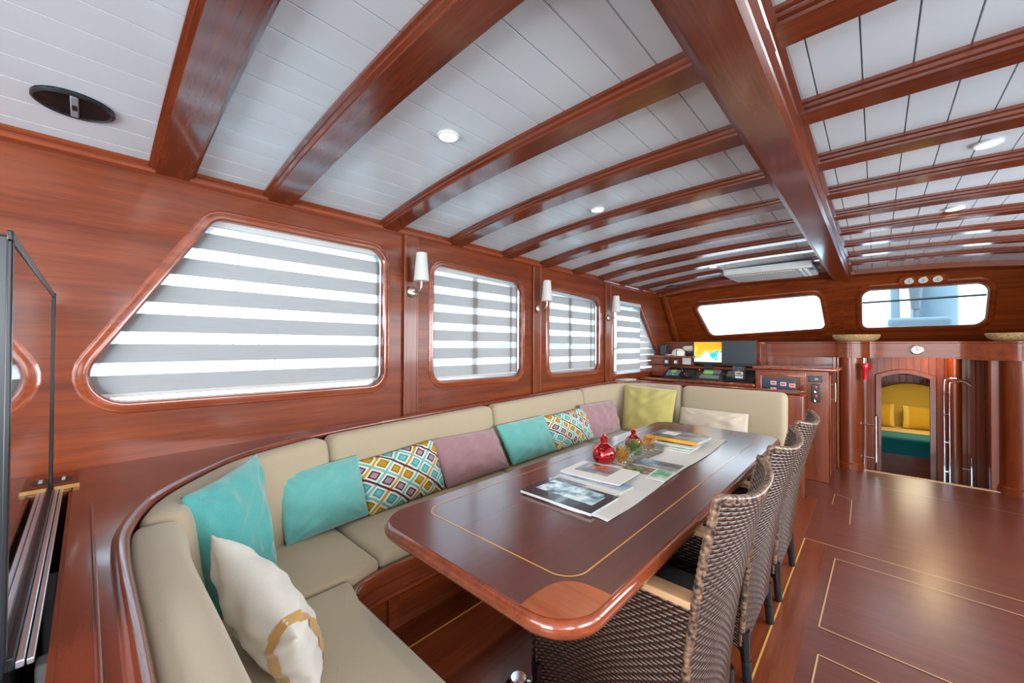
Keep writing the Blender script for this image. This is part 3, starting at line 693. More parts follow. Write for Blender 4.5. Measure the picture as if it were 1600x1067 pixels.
mb = MB(); mb.tube([(.42, 8.05, 1.9), (.42, 8.05, 2.35)], [.05, .09], 16); mb.tube([(.42, 8.05, 1.62), (.42, 8.05, 1.9)], .03, 12); mb.box(.36, .48, 8.05, 8.3, 1.7, 1.76); mb.build('winch', M['gunmetal'], mast)
mb = MB(); mb.tube([(.22, 8.05, 1.05), (.20, 8.05, 2.6)], .05, 12); mb.build('halyard_tube', M['canvas_blue'], mast)
mb = MB(); slab(mb, rpoly([(.12, 7.6), (.74, 7.6), (.74, 8.0), (.12, 8.0)], .06), 1.05, 1.76, .05, .01); tag(mb.build('deck_locker', M['canvas_blue']), 'blue-grey box locker in front of the mast seen through the smaller windshield', 'locker')
mb = MB(); mb.tube([(-.22, 7.2, 1.955), (2.0, 7.2, 2.0)], .014, 10); tag(mb.build('grab_rail', M['black']), 'dark horizontal bar crossing outside the smaller windshield', 'rail')

# ------------------------------------------------------------------ settee: ledge, plinth and cushions
IN = [(-.50, .064), (-.9, .064), (-1.30, .064), (-1.50, .084), (-1.72, .158), (-1.93, .32), (-2.05, .46), (-2.14, .67), (-2.195, .88), (-2.225, 1.3), (-2.235, 2.0), (-2.24, 2.8), (-2.24, 3.5), (-2.22, 3.85), (-2.12, 4.14), (-1.90, 4.29), (-1.6, 4.32), (-1.1, 4.32), (-.50, 4.32)]
OUT = [(-.50, -.03), (-.9, -.03), (-1.30, -.03), (-1.56, -.03), (-1.84, -.03), (-2.3, -.03), (-2.3, .25), (-2.3, .6), (-2.3, .88), (-2.3, 1.3), (-2.3, 2.0), (-2.3, 2.8), (-2.3, 3.5), (-2.3, 4.0), (-2.3, 4.50), (-1.9, 4.46), (-1.6, 4.46), (-1.1, 4.46), (-.47, 4.46)]
ci = catmull([p+(0,) for p in IN], 8); co_ = []
for i in range(len(OUT)-1):
    for k in range(8): t = k/8; co_.append(Vector(OUT[i]+(0,)).lerp(Vector(OUT[i+1]+(0,)), t))
co_.append(Vector(OUT[-1]+(0,)))
sur = thing('settee_frame', (-1.9, 2.2, 0), 'glossy mahogany frame and ledge wrapping round the beige corner settee', 'settee frame')
mb = MB(); rings = []
for a, b in zip(ci, co_):
    d = (b-a); L = d.length; d = d.normalized() if L > 1e-6 else Vector((-1, 0, 0)); z = zl((a.y+b.y)/2)
    prof = [(.012, -.030), (0, -.022), (-.010, -.010), (-.010, 0), (-.002, .009), (.010, .011), (.020, .006), (.024, 0), (.04 if L > .06 else L*.7, 0), (L, 0), (L, -.030)]
    rings.append([(a.x+d.x*q, a.y+d.y*q, z+h) for q, h in prof])
mb.loft(rings); mb.build('ledge', M['ledge'], sur, ang=50)
mb = MB(); mb.tube([(-1.78, .012, .8530), (-1.4, .014, .8530), (-.5, .018, .8530)], .004, 10); mb.build('ledge_bead', M['beam_x'], sur)
# back board under the ledge (behind the cushions)
mb = MB()
mb.loft([[(a.x*.98+b.x*.02, a.y*.98+b.y*.02, .0), (a.x*.98+b.x*.02, a.y*.98+b.y*.02, zl(a.y)-.03)] for a, b in zip(ci, co_)], closed_ring=False)
mb.build('back_board', M['wood_z'], sur, fixn=False)
mb = MB(); mb.box(-.56, -.475, 4.33, 4.44, 0, zl(4.3)-.03); mb.box(-.56, -.505, 3.86, 4.33, 0, .37); mb.box(-2.2, -.475, 4.40, 4.44, 0, zl(4.3)-.03); mb.build('end_panel', M['wood_z'], sur, bevel=.008)
# seat plinth swept along the front edge of the seats
SP = [(-.50, .655), (-.9, .655), (-1.28, .655), (-1.40, .665), (-1.475, .715), (-1.505, .80), (-1.51, 1.0), (-1.51, 2.2), (-1.51, 3.3), (-1.49, 3.55), (-1.40, 3.66), (-1.25, 3.69), (-.9, 3.70), (-.50, 3.70)]
cs = catmull([p+(0,) for p in SP], 6)
def normals(path):
    out = []
    for i in range(len(path)):
        a = path[max(0, i-1)]; b = path[min(len(path)-1, i+1)]; t = (b-a).normalized(); out.append(Vector((t.y, -t.x, 0)))
    return out
ns = normals(cs)     # points towards the table
def sweep(path, nrm, prof, mb): mb.loft([[(p.x+n.x*a, p.y+n.y*a, z) for a, z in prof] for p, n in zip(path, nrm)])
mb = MB(); sweep(cs, ns, [(-.03, .345), (.0, .345), (.014, .355), (.020, .375), (.018, .40), (.008, .415), (-.008, .415), (-.02, .40), (-.03, .38)], mb); mb.build('seat_rail', M['table_edge'], sur, ang=60)
mb = MB(); sweep(cs, ns, [(-.03, .27), (.0, .272), (.012, .285), (.010, .30), (-.005, .305), (-.015, .325), (-.015, .35), (-.03, .35)], mb); mb.build('seat_moulding', M['table_edge'], sur, ang=50)
mb = MB(); sweep(cs, ns, [(-.16, .0), (-.145, .0), (-.13, .03), (-.145, .05), (-.15, .06), (-.15, .25), (-.02, .30), (-.16, .35)], mb); mb.build('plinth', M['wood_y'], sur, ang=30)
for y in (.95, 1.5, 2.1, 2.7):
    mb = MB(); mb.box(-1.665, -1.64, y, y+.05, .05, .27); mb.build('plinth_stile', M['table_edge'], sur, bevel=.004)

def arc_param(path):
    s = [0]
    for a, b in zip(path, path[1:]): s.append(s[-1]+(b-a).length)
    return s
sI = arc_param(ci); nI = [-n for n in normals(ci)]
nI = [n if True else n for n in normals(ci)]
def at_s(s):
    for i in range(len(sI)-1):
        if sI[i+1] >= s:
            t = (s-sI[i])/max(1e-9, sI[i+1]-sI[i]); return ci[i].lerp(ci[i+1], t), nI[i].lerp(nI[i+1], t).normalized()
    return ci[-1], nI[-1]
def s_of(test):
    for i, p in enumerate(ci):
        if test(p): return sI[i]
def back_cushion(s0, s1, label):
    mb = MB(); g = .004; s0 += g; s1 -= g; R = .05; rings = []
    st = [s0+R*(1-math.cos(PI/2*k/6)) for k in range(7)]; nmid = max(6, int((s1-s0)/.06))
    st += [s0+R+(s1-s0-2*R)*k/nmid for k in range(1, nmid)]+[s1-R*(1-math.cos(PI/2*k/6)) for k in range(6, -1, -1)]
    for s in st:
        p, n = at_s(s); e = min(s-s0, s1-s); ins = R-math.sqrt(max(0, R*R-max(0, R-e)**2)) if e < R else 0
        top = zl(p.y)-.006; zc_ = (.43+top)/2; hz = (top-.43)/2; ring = []
        for k in range(28):
            a = 2*PI*k/28; ca, sa = math.cos(a), math.sin(a); ex = .36
            u = math.copysign(abs(ca)**ex, ca)*(.066-ins*.8)*(1.14 if sa < 0 else 1-.14*sa); v = math.copysign(abs(sa)**.30, sa)*(hz-ins)
            lean = -.020*(v/hz)
            ring.append((p.x+n.x*(.078+u+lean), p.y+n.y*(.078+u+lean), zc_+v))
        rings.append(ring)
    mb.loft(rings); return tag(mb.build('back_cushion', M['beige'], ang=60), label, 'seat cushion', 'beige settee backrest cushions')
sA = s_of(lambda p: p.x < -1.50); sB = s_of(lambda p: p.y > .83); sC = s_of(lambda p: p.y > 2.05); sD = s_of(lambda p: p.y > 3.31); sE = s_of(lambda p: p.y > 4 and p.x > -1.50); sF = s_of(lambda p: p.y > 4 and p.x > -.58)
back_cushion(0.0, sA, 'beige backrest cushion nearest the camera, behind the white gold-striped pillow')
back_cushion(sA, sB, 'curved beige backrest cushion in the near corner, behind the big teal pillow')
back_cushion(sB, sC, 'long beige backrest cushion under the largest side window, behind the first patterned pillow')
back_cushion(sC, sD, 'beige backrest cushion under the second side window, behind the third teal pillow')
back_cushion(sD, sE, 'curved beige backrest cushion in the far corner, behind the yellow-green pillow')
back_cushion(sE, sF or sI[-1], 'beige backrest cushion at the far end beside the small cream pillow')
def seat(pts, rad, label):
    mb = MB(); slab(mb, rpoly(pts, rad, 5), .375, .452, .03, .02, crown=.010); return tag(mb.build('seat_cushion', M['beige'], ang=70), label, 'seat cushion', 'beige settee seat cushions')
seat([(-1.493, .16), (-.50, .16), (-.50, .672), (-1.36, .672), (-1.493, .700)], [.03, .03, .03, .02, .02], 'beige seat cushion in the bottom foreground')
seat([(-2.0, .42), (-1.80, .22), (-1.5, .16), (-1.5, .72), (-1.535, .845), (-2.09, .845), (-2.09, .62)], [.05, .05, .03, .05, .03, .03, .05], 'beige seat cushion in the near corner under the teal pillows')
seat([(-2.13, .855), (-1.545, .855), (-1.545, 2.045), (-2.13, 2.045)], .03, 'beige seat cushion under the first patterned pillow')
seat([(-2.14, 2.055), (-1.545, 2.055), (-1.545, 3.20), (-2.14, 3.20)], .03, 'beige seat cushion beneath the third teal pillow')
seat([(-2.14, 3.21), (-1.545, 3.21), (-1.50, 3.60), (-1.44, 3.72), (-1.44, 4.20), (-1.85, 4.20), (-2.08, 4.05), (-2.14, 3.85)], .03, 'beige seat cushion in the far corner beneath the yellow-green pillow')
seat([(-1.43, 3.72), (-.57, 3.72), (-.57, 4.20), (-1.43, 4.20)], .03, 'beige seat cushion beneath the small cream pillow')

# ------------------------------------------------------------------ throw pillows
def pillow(c4, th, mat, label, seed=0, wr=.0075, conc=.02, name='throw_pillow', parts=None, uvs=.45):
    TL, TR, BR, BL = map(Vector, c4); rnd = random.Random(seed)
    ph = [rnd.uniform(0, 6.28) for _ in range(8)]
    W = ((TR-TL).length+(BR-BL).length)/2; H = ((TL-BL).length+(TR-BR).length)/2
    nrm = ((TR-TL)+(BR-BL)).cross((TL-BL)+(TR-BR)).normalized()
    def pt(u, v, s):
        a = u-conc*1.0*u*(1-v*v)**1.0*.9*abs(u)**2; b = v-conc*v*(1-u*u)*.9*abs(v)**2
        p = BL.lerp(BR, (a+1)/2).lerp(TL.lerp(TR, (a+1)/2), (b+1)/2)
        t = max(0, (1-abs(u)**2.6)*(1-abs(v)**2.6))**.62*th/2
        env = (1-u*u)**.3*(1-v*v)**.3
        wq = wr*(math.sin(7*u+5*v+ph[0])*math.sin(4*v-3*u+ph[1])+.6*math.sin(13*u-9*v+ph[2])*math.cos(8*v+ph[3]))
        edge = .35*wr*math.sin(9*u+ph[4])*math.sin(11*v+ph[5])
        # creases radiating from the corners
        for cu, cv in ((-1, -1), (1, -1), (-1, 1), (1, 1)):
            dd = math.hypot(u-cu, v-cv); an = math.atan2(v-cv, u-cu)
            wq += wr*1.2*math.sin(an*11+ph[6]+cu)*math.exp(-(dd-.35)**2*9)
        return p+nrm*(s*(t+wq*env)+edge)
    mb = MB(); n = 40
    uvf = lambda a, b: (a*W, b*H)
    mb.grid(lambda a, b: pt(a*2-1, b*2-1, 1), n, n, 0, uvf); mb.grid(lambda a, b: pt(a*2-1, b*2-1, -1), n, n, 0, uvf)
    base = (sum(p.x for p in (TL, TR, BR, BL))/4, sum(p.y for p in (TL, TR, BR, BL))/4, min(BL.z, BR.z))
    if parts is None:
        return tag(mb.build(name, mat, loc=base, ang=180), label, 'pillow')
    o = thing(name, base, label, 'pillow'); mb.build('pillow_body', mat, o, ang=180)
    for nm, (u0, u1), pm_ in parts:
        m2 = MB()
        for s in (1, -1): m2.grid(lambda a, b: pt(u0+(u1-u0)*a, b*2-1, s)+nrm*s*.003*(1-abs(b*2-1)**8), 12, n)
        m2.build(nm, pm_, o, ang=180, fixn=False)
    return o
pillow([(-1.60, .200, .868), (-1.86, .475, .905), (-1.61, .485, .445), (-1.56, .28, .44)], .17, M['teal'], 'big teal velvet pillow standing tilted in the near corner', 1, .010, .06)
pillow([(-2.02, .575, .745), (-2.06, 1.00, .755), (-1.93, 1.00, .47), (-1.90, .60, .46)], .13, M['teal_light'], 'flat teal pillow between the big teal pillow and the patterned one', 2)
pillow([(-2.05, .98, .72), (-2.06, 1.50, .755), (-1.95, 1.51, .465), (-1.93, 1.00, .46)], .13, M['pattern'], 'diamond-patterned pillow left of the nearer pink pillow', 3)
pillow([(-2.05, 1.47, .755), (-2.06, 2.03, .74), (-1.96, 2.10, .47), (-1.94, 1.51, .465)], .13, M['pink'], 'dusty pink pillow nearer the camera', 4)
pillow([(-2.05, 2.04, .760), (-2.06, 2.62, .765), (-1.96, 2.68, .475), (-1.95, 2.12, .47)], .13, M['teal_light'], 'teal pillow between the nearer pink pillow and the far patterned one', 5)
pillow([(-2.05, 2.59, .75), (-2.06, 3.24, .765), (-1.96, 3.28, .475), (-1.95, 2.67, .475)], .13, M['pattern'], 'diamond-patterned pillow farther along, left of the far pink pillow', 6)
pillow([(-2.06, 3.15, .79), (-2.05, 3.80, .775), (-1.96, 3.80, .48), (-1.95, 3.25, .475)], .13, M['pink'], 'dusty pink pillow next to the yellow-green one', 7)
pillow([(-2.03, 4.02, .925), (-1.48, 4.06, .905), (-1.48, 3.90, .47), (-1.97, 3.84, .47)], .16, M['lime'], 'square yellow-green pillow standing in the far corner', 8, .008)
pillow([(-1.44, 4.05, .745), (-.85, 4.09, .735), (-.83, 3.97, .475), (-1.43, 3.93, .475)], .13, M['cream'], 'small cream pillow at the far end of the settee', 9)
pillow([(-1.455, .250, .79), (-.925, .318, .71), (-1.03, .41, .475), (-1.46, .40, .47)], .15, M['offwhite'], 'white pillow with a gold stripe in the foreground', 10, .006, .09, parts=[('gold_stripe', (.70, .82), M['gold'])])

# ------------------------------------------------------------------ dining table
tb = thing('dining_table', (-.87, 1.9, 0), 'long glossy mahogany dining table with a thin yellow inlay line', 'table')
X0, X1, Y0, Y1 = -1.29, -.452, .672, 3.15
outl = rpoly([(X0, Y0), (X1, Y0), (X1, Y1), (X0, Y1)], [.13, .13, .13, .13], 12)
mb = MB(); slab(mb, outl, .70, .75, .022, .026, 6)
mb.build('tabletop_edge', M['table_edge'], tb, ang=60)
mb = MB(); slab(mb, offs(outl, -.016), .7455, .7508, .0005, .0005, 1); mb.build('tabletop', M['table'], tb, smooth=False)
inl = rpoly([(X0+.082, Y0+.165), (X1-.112, Y0+.165), (X1-.112, Y1-.09), (X0+.082, Y1-.09)], .07, 10)
mb = MB(); o1 = offs(inl, .0025); o2 = offs(inl, -.0025); n = len(inl)
mb.add([(x, y, .7515) for x, y in o1]+[(x, y, .7515) for x, y in o2], [(i, (i+1) % n, n+(i+1) % n, n+i) for i in range(n)]); mb.build('inlay_line', M['inlay'], tb, smooth=False)
# lighter veneer block in the near corner
cor = [p for p in offs(outl, -.013) if p[0] > X1-.2 and p[1] < Y0+.2]
mb = MB(); blk = [(-.605, Y0+.012)]+[p for p in cor if p[0] > -.60 and p[1] < .85]+[(p.x, p.y) for p in catmull([(X1-.013, .862, 0), (-.50, .862, 0), (-.545, .855, 0), (-.578, .835, 0), (-.598, .80, 0), (-.606, .75, 0)], 5)]
mb.add([(x, y, .7512) for x, y in blk], [tuple(range(len(blk)))])
mb.build('corner_veneer', M['corner'], tb, smooth=False)
mb = MB(); mb.box(-.74, -.738, Y0+.17, Y1-.09, .7508, .7511); mb.box(-1.0, -.998, Y0+.17, Y1-.09, .7508, .7511); mb.build('plank_seam', M['table_edge'], tb, smooth=False)
for y0 in (1.2, 2.4):
    mb = MB(); mb.box(-1.0, -.955, y0, y0+.42, 0, .70); mb.box(-.80, -.755, y0, y0+.42, 0, .70); mb.box(-.97, -.78, y0+.12, y0+.30, 0, .70)
    mb.build('pedestal', M['wood_z'], tb, bevel=.006)
for y0 in (1.16,):
    mb = MB(); mb.lathe([(.0, .0), (.052, 0), (.056, .01), (.050, .022), (.034, .028), (.030, .05), (.0, .052)], (-1.03, y0, 0.002), 28); mb.build('floor_socket', M['chrome'], tb)
# runner
mb = MB()
def runf(a, b):
    x = -1.025+a*.355+.006*math.sin(b*11)*(a > .5); y = 1.199+1.58*b+(.008*math.sin(a*9) if b < .02 else 0)
    x -= .02*b
    fold = .0
    return (x, y, .7535+.0012*math.sin(a*16+b*9)+.0008*math.sin(b*40))
mb.grid(runf, 30, 60); r_ = mb.build('table_runner', M['runner'], ang=180, fixn=False); sm = r_.modifiers.new('thickness', 'SOLIDIFY'); sm.thickness = .0018; sm.offset = 1
tag(r_, 'long off-white woven runner laid along the middle of the table', 'table runner')

def book(c, rot, w_, h_, t, mats, label, z, pics, cat='magazine', name='magazine', curl=0):
    """flat booklet; pics: list of (x0,x1,y0,y1,mat) in 0..1 of the cover"""
    o = thing(name, (c[0], c[1], z), label, cat)
    cr, sr = math.cos(rot), math.sin(rot)
    def P(x, y, zz): return (c[0]+x*cr-y*sr, c[1]+x*sr+y*cr, z+zz+curl*max(0, x/w_)**2*4)
    def blk(x0, x1, y0, y1, z0, z1, nx=8):
        m2 = MB(); 
        m2.loft([[P(x0+(x1-x0)*i/nx, y0, z0), P(x0+(x1-x0)*i/nx, y1, z0), P(x0+(x1-x0)*i/nx, y1, z1), P(x0+(x1-x0)*i/nx, y0, z1)] for i in range(nx+1)]); return m2
    blk(-w_/2+.002, w_/2-.002, -h_/2+.002, h_/2-.002, 0.0, t-.0012).build('pages', M['paper'], o, smooth=False)
    m3 = blk(-w_/2, w_/2, -h_/2, h_/2, t-.0012, t)
    m3.build('cover', mats, o, smooth=False)
    for pi_, (x0, x1, y0, y1, mt) in enumerate(pics):
        blk(-w_/2+w_*x0, -w_/2+w_*x1, -h_/2+h_*y0, -h_/2+h_*y1, t, t+.0004*(pi_+1)).build('cover_picture', mt, o, smooth=False)
    return o
ZT = .7565
bk = book((-.893, 1.295), .0, .33, .205, .012, M['slate'], 'dark slate photo book with an icy picture, nearest on the table', ZT, [(.10, .90, .30, .90, M['photo_bw'])], 'book', 'photo_book')
book((-.905, 1.43), -.03, .30, .10, .007, M['paper'], 'white folded brochure just behind the dark photo book', ZT, [(.05, .55, .15, .5, M['photo_grey'])], 'brochure', 'brochure')
book((-.90, 1.50), -.03, .31, .12, .010, M['photo_blue'], 'blue seascape magazine under the white magazine with the grey picture', ZT, [(0, 1, 0, .2, M['paper'])])
book((-.93, 1.60), .05, .29, .22, .007, M['paper'], 'white magazine with a grey picture and red detail, behind the photo book', ZT+.0105, [(.12, .70, .30, .96, M['photo_grey']), (.26, .56, .55, .90, M['photo_red'])], curl=.003)
book((-.80, 1.80), .05, .20, .105, .004, M['photo_brown'], 'brown stone-house leaflet before the wire basket', ZT, [], 'leaflet', 'leaflet')
book((-.725, 1.79), .05, .09, .16, .004, M['paper'], 'small leaflet with green bay picture at the runner edge', ZT+.0005, [(.1, .9, .2, .95, M['photo_green'])], 'leaflet', 'leaflet')
book((-.80, 1.93), .05, .22, .13, .005, M['photo_grey'], 'dark seascape postcard behind the brown leaflet', ZT+.001, [(.05, .5, .3, .95, M['photo_blue'])], 'leaflet', 'leaflet')
for k in range(3):
    book((-.88+.006*k, 2.335+.02*k), -.05+.03*k, .25, .16, .007, [M['paper'], M['photo_green'], M['paper']][k], ['white brochure at the bottom of the far stack', 'pale green brochure second from the bottom of the far stack', 'white brochure third from the bottom of the far stack'][k], ZT+.0085*k, [(.1, .9, .2, .8, M['photo_grey'] if k != 1 else M['paper'])], 'brochure', 'brochure')
by = book((-.89, 2.48), -.06, .30, .24, .018, M['photo_grey'], 'thick magazine with yellow spine on top of the far stack', ZT+.027, [(.15, .45, .4, .8, M['paper'])], 'magazine')
mb = MB(); mb.box(-1.045, -.745, 2.352, 2.362, ZT+.028, ZT+.046); 
q = mb.build('spine', M['yellow'], by, smooth=False)

# red glass bottles
def bottle(loc, s, label):
    o = thing('glass_bottle', loc, label, 'bottle', 'red glass bottles on the table')
    x, y, z = loc
    prof = [(0, 0), (.030, 0), (.050, .012), (.060, .035), (.060, .055), (.050, .080), (.032, .095), (.019, .103), (.017, .107), (.018, .110), (.018, .125), (0, .126)]
    m2 = MB(); m2.lathe([(r*s, h*s) for r, h in prof], loc, 36); m2.build('bottle_body', M['ember'], o, ang=50)
    m2 = MB(); m2.lathe([(.0, .125*s), (.020*s, .125*s), (.021*s, .132*s), (.012*s, .137*s), (.010*s, .146*s), (0, .148*s)], loc, 24); m2.build('stopper', M['ember'], o, ang=50)
    return o
bottle((-1.018, 1.792, .7545), .98, 'larger round red glass bottle in front of the wire basket')
bottle((-1.03, 2.15, .7545), .80, 'smaller red glass bottle behind the candle glasses')
# wire basket holding candle glasses
bs = thing('wire_basket', (-.955, 1.985, .7545), 'small pewter wire basket holding three candle glasses', 'basket')
A = Vector((-.955, 1.80, 0)); B = Vector((-.93, 2.19, 0)); ax = (B-A).normalized(); nx_ = Vector((ax.y, -ax.x, 0)); L = (B-A).length
mb = MB(); hw = .055
def bp_(t, s, z): p = A+ax*(t*L)+nx_*(s*hw); return (p.x, p.y, .758+z)
def arc_s(t): return .028+.050*math.sin(PI*min(1, max(0, t)))**.7
for i in range(30):
    t = i/29
    for s in (-1, 1): mb.tube([bp_(t, s, 0), bp_(t, s*1.1, arc_s(t))], .0017, 5)
for s in (-1, 1):
    mb.tube([bp_(i/20, s*1.1, arc_s(i/20)) for i in range(21)], .002, 6); mb.tube([bp_(0, s, 0), bp_(1, s, 0)], .002, 6)
    for zz in (.3, .6): mb.tube([bp_(i/20, s*1.05, arc_s(i/20)*zz) for i in range(21)], .0011, 5)
for t in (0, 1):
    mb.tube([bp_(t, -1, 0), bp_(t, 1, 0)], .002, 6); mb.tube([bp_(t, -1.1, .028), bp_(t, 1.1, .028)], .002, 6)
for i in range(9): mb.tube([bp_(i/8, -1, 0), bp_(i/8, 1, 0)], .0012, 5)
mb.build('wire_frame', M['pewter'], bs)
def cg(loc, mt, label):
    m2 = MB(); m2.lathe([(0, .002), (.024, .002), (.029, .012), (.031, .06), (.034, .075), (.032, .075), (.029, .06), (.026, .014), (0, .010)], loc, 28)
    return tag(m2.build('candle_glass', mt, ang=50, loc=loc), label, 'candle glass', 'candle glasses in the wire basket')
cg((-.948, 1.855, .760), M['amber'], 'amber candle glass at the near end of the wire basket')
cg((-.937, 1.985, .772), M['green_glass'], 'green candle glass between the two amber ones')
cg((-.925, 2.12, .775), M['amber'], 'amber candle glass at the far end of the wire basket')

# ------------------------------------------------------------------ wicker armchairs
def make_chair(yc, label):
    xo = -.62
    ch = thing('wicker_armchair', (xo, yc, 0), label, 'chair', 'dark wicker armchairs along the table')
    HW = .245
    def hwz(z): return HW*(.93+.11*(z/.95))
    def xb(z): return -.395+.105*(max(0, z)/.95)**2
    def back(v, z, off=0):
        return (xb(z)+.064*(1-abs(v)**2.6)*(.35+.65*(z/.95)**2)+off, yc+v*hwz(z), z)
    def ztop(v): return .928+.030*v*v
    def zbot(v): return .13+.10*(1-v*v)
    mb = MB()
    for off in (0, -.022):
        mb.grid(lambda a, b: back(a*2-1, zbot(a*2-1)+(ztop(a*2-1)-zbot(a*2-1))*b, off), 24, 40, 0, lambda a, b: (a*.52, .13+b*.81))
    mb.build('backrest', M['weave'], ch, ang=180, fixn=False)
    mb = MB()  # braided rim over the top and down both sides
    path = [back(-1, .14+.815*i/36) for i in range(36)]+[back(-1+2*i/30, ztop(-1+2*i/30)+.004) for i in range(31)]+[back(1, .955-.815*i/36) for i in range(36)]
    path = [(p[0]-.011, p[1], p[2]) for p in path]
    P2 = []
    for a, b in zip(path, path[1:]):
        d = (Vector(b)-Vector(a)).length; k = max(1, int(d/.004))
        for i in range(k): P2.append(Vector(a).lerp(Vector(b), i/k))
    P2.append(Vector(path[-1])); s = 0; rr = []
    for i, p in enumerate(P2):
        if i: s += (p-P2[i-1]).length
        rr.append(.0115*(.88+.24*abs(math.sin(s/.017*PI))))
    mb.tube(P2, rr, 10); mb.build('braided_rim', M['braid'], ch, ang=60, fixn=False)
    XF = -.93
    for sgn in (-1, 1):
        mb = MB()
        def side(a, b, off):
            z0 = .10+.09*math.sin(PI*a); z = z0+(.64-z0)*b; xr = xb(z)-.008; x = XF+.01*(1-b)+(xr-XF)*a
            return (x, yc+sgn*(hwz(z)-.004-off), z)
        for off in (0, .02): mb.grid(lambda a, b: side(a, b, off), 24, 24, 0, lambda a, b: (a*.56, .1+b*.55))
        mb.build('side_panel', M['weave'], ch, ang=180, fixn=False)
        mb = MB(); rr2 = hwz(.65)
        ao = [(XF-.01, yc+sgn*(rr2-.055)), (XF-.01, yc+sgn*(rr2+.008)), (xb(.65)-.018, yc+sgn*(rr2+.008)), (xb(.65)-.018, yc+sgn*(rr2-.055))]
        slab(mb, rpoly(ao if sgn > 0 else ao[::-1], .008, 3), .643, .664, .005, .004); mb.build('armrest', M['teak'], ch, ang=40)
    mb = MB()
    for off in (0, .02): mb.grid(lambda a, b: (XF+off, yc+(a*2-1)*hwz(.3), .14+.26*b+.05*math.sin(PI*a)*(1-b)), 20, 12, 0, lambda a, b: (a*.5, .14+b*.26))
    mb.build('front_panel', M['weave'], ch, ang=180, fixn=False)
    mb = MB(); mb.grid(lambda a, b: (XF+.005+(.51)*a, yc+(b*2-1)*(HW-.02), .405), 4, 4, 0, lambda a, b: (a*.5, b*.5)); mb.grid(lambda a, b: (XF+.005+(.51)*a, yc+(b*2-1)*(HW-.02), .385), 4, 4)
    mb.build('seat', M['weave'], ch, fixn=False)
    mb = MB(); slab(mb, rpoly([(XF+.02, yc-.215), (-.405, yc-.215), (-.405, yc+.215), (XF+.02, yc+.215)], .04), .408, .495, .025, .01, crown=.006); mb.build('seat_pad', M['seatgrey'], ch, ang=60)
    for sx, sy in ((1, -1), (1, 1), (-1, -1), (-1, 1)):
        xt = (-.397 if sx > 0 else XF+.02); zt = .20
        mb = MB(); mb.tube([(xt, yc+sy*.222, zt), (xt+.004*sx, yc+sy*.224, .12), (xt+.010*sx, yc+sy*.228, .075)], [.022, .020, .017], 12)
        lg = mb.build('leg', M['weave'], ch)
        mb = MB(); mb.tube([(xt+.009*sx, yc+sy*.2275, .088), (xt+.014*sx, yc+sy*.230, .010), (xt+.014*sx, yc+sy*.230, .0)], [.0195, .0175, .014], 12); mb.build('leg_cap', M['black'], lg)
    return ch
ch0 = make_chair(1.355, 'dark wicker armchair nearest the camera with grey seat pad showing')
dup(ch0, (-.62, 2.045, 0), 'dark wicker armchair in the middle of the three at the table')
dup(ch0, (-.62, 2.735, 0), 'dark wicker armchair farthest along the table beside the control cabinet')

# ------------------------------------------------------------------ blinds
def blind(y0, y1, z0, z1, per, zoff, x, label, duty=.60, wgrow=0, zt=None):
    o = thing('roller_blind', (x, (y0+y1)/2, z0), label, 'blind', 'grey striped zebra blinds on the port windows')
    m2 = MB(); m2.add([(x, y0, z0), (x, y1, z0), (x, y1, z1), (x, y0, z1)], [(0, 1, 2, 3)]); m2.build('blind_fabric', m_blind('zebra_blind', per, zoff, duty), o, smooth=False)
    m2 = MB(); m2.box(x-.009, x+.009, y0, y1, z0-.012, z0+.004); m2.build('bottom_bar', M['lightgrey'], o, bevel=.003)
    m2 = MB(); m2.box(x-.014, x+.014, y0, y1, z1-.01, z1+.03); m2.build('head_rail', M['lightgrey'], o, bevel=.004)
    return o
blind(-.12, 1.29, 1.135, 1.925, .133, .0, -2.345, 'grey striped blind in the largest side window with the slanted end')
blind(1.65, 2.62, 1.115, 1.90, .133, .0, -2.345, 'grey striped blind in the second window, between the first two wall sconces')
blind(2.99, 3.95, 1.105, 1.875, .133, .0, -2.345, 'grey striped blind in the third window, between the second and third sconces')
blind(4.29, 4.93, 1.02, 1.865, .133, .03, -2.275, 'short grey striped blind in the farthest side window beside the helm')
vb = thing('venetian_blind', (-2.345, 5.25, 1.03), 'thin white slatted blind behind the grey one in the farthest side window', 'blind')
for k in range(9):
    z = 1.07+.085*k; ye = min(5.58, 5.58-(z-1.24)*1.0 if z > 1.24 else 5.58)
    if ye > 4.97: mb = MB(); mb.box(-2.352, -2.346, 4.95, ye, z, z+.072); mb.build('slat', M['white'], vb, smooth=False)

# ------------------------------------------------------------------ sconces
def sconce(y, z, label):
    o = thing('wall_sconce', (WX+.012, y, z), label, 'wall lamp', 'wall sconces between the port windows')
    m2 = MB(); m2.lathe([(.0, 0), (.038, 0), (.038, .010), (.030, .018), (.012, .022), (0, .022)], (WX+.012, y, z), 28, 'x'); m2.build('backplate', M['nickel'], o)
    m2 = MB(); m2.tube(catmull([(WX+.03, y, z), (WX+.075, y+.005, z-.004), (WX+.105, y+.01, z+.022), (WX+.108, y+.01, z+.09)], 6), .006, 8); m2.build('arm', M['nickel'], o)
    m2 = MB(); c = (WX+.108, y+.01, z+.065); m2.lathe([(.050, 0), (.034, .185), (.030, .185), (.046, .003)], c, 32); m2.build('lamp_shade', M['shade'], o)
    return o
sc0 = sconce(1.476, 1.705, 'white cone wall sconce between the first and second side windows')
dup(sc0, (WX+.012, 2.82, 1.69), 'white cone wall sconce between the second and third side windows')
dup(sc0, (WX+.012, 4.12, 1.675), 'white cone wall sconce farthest away, beside the short blind')

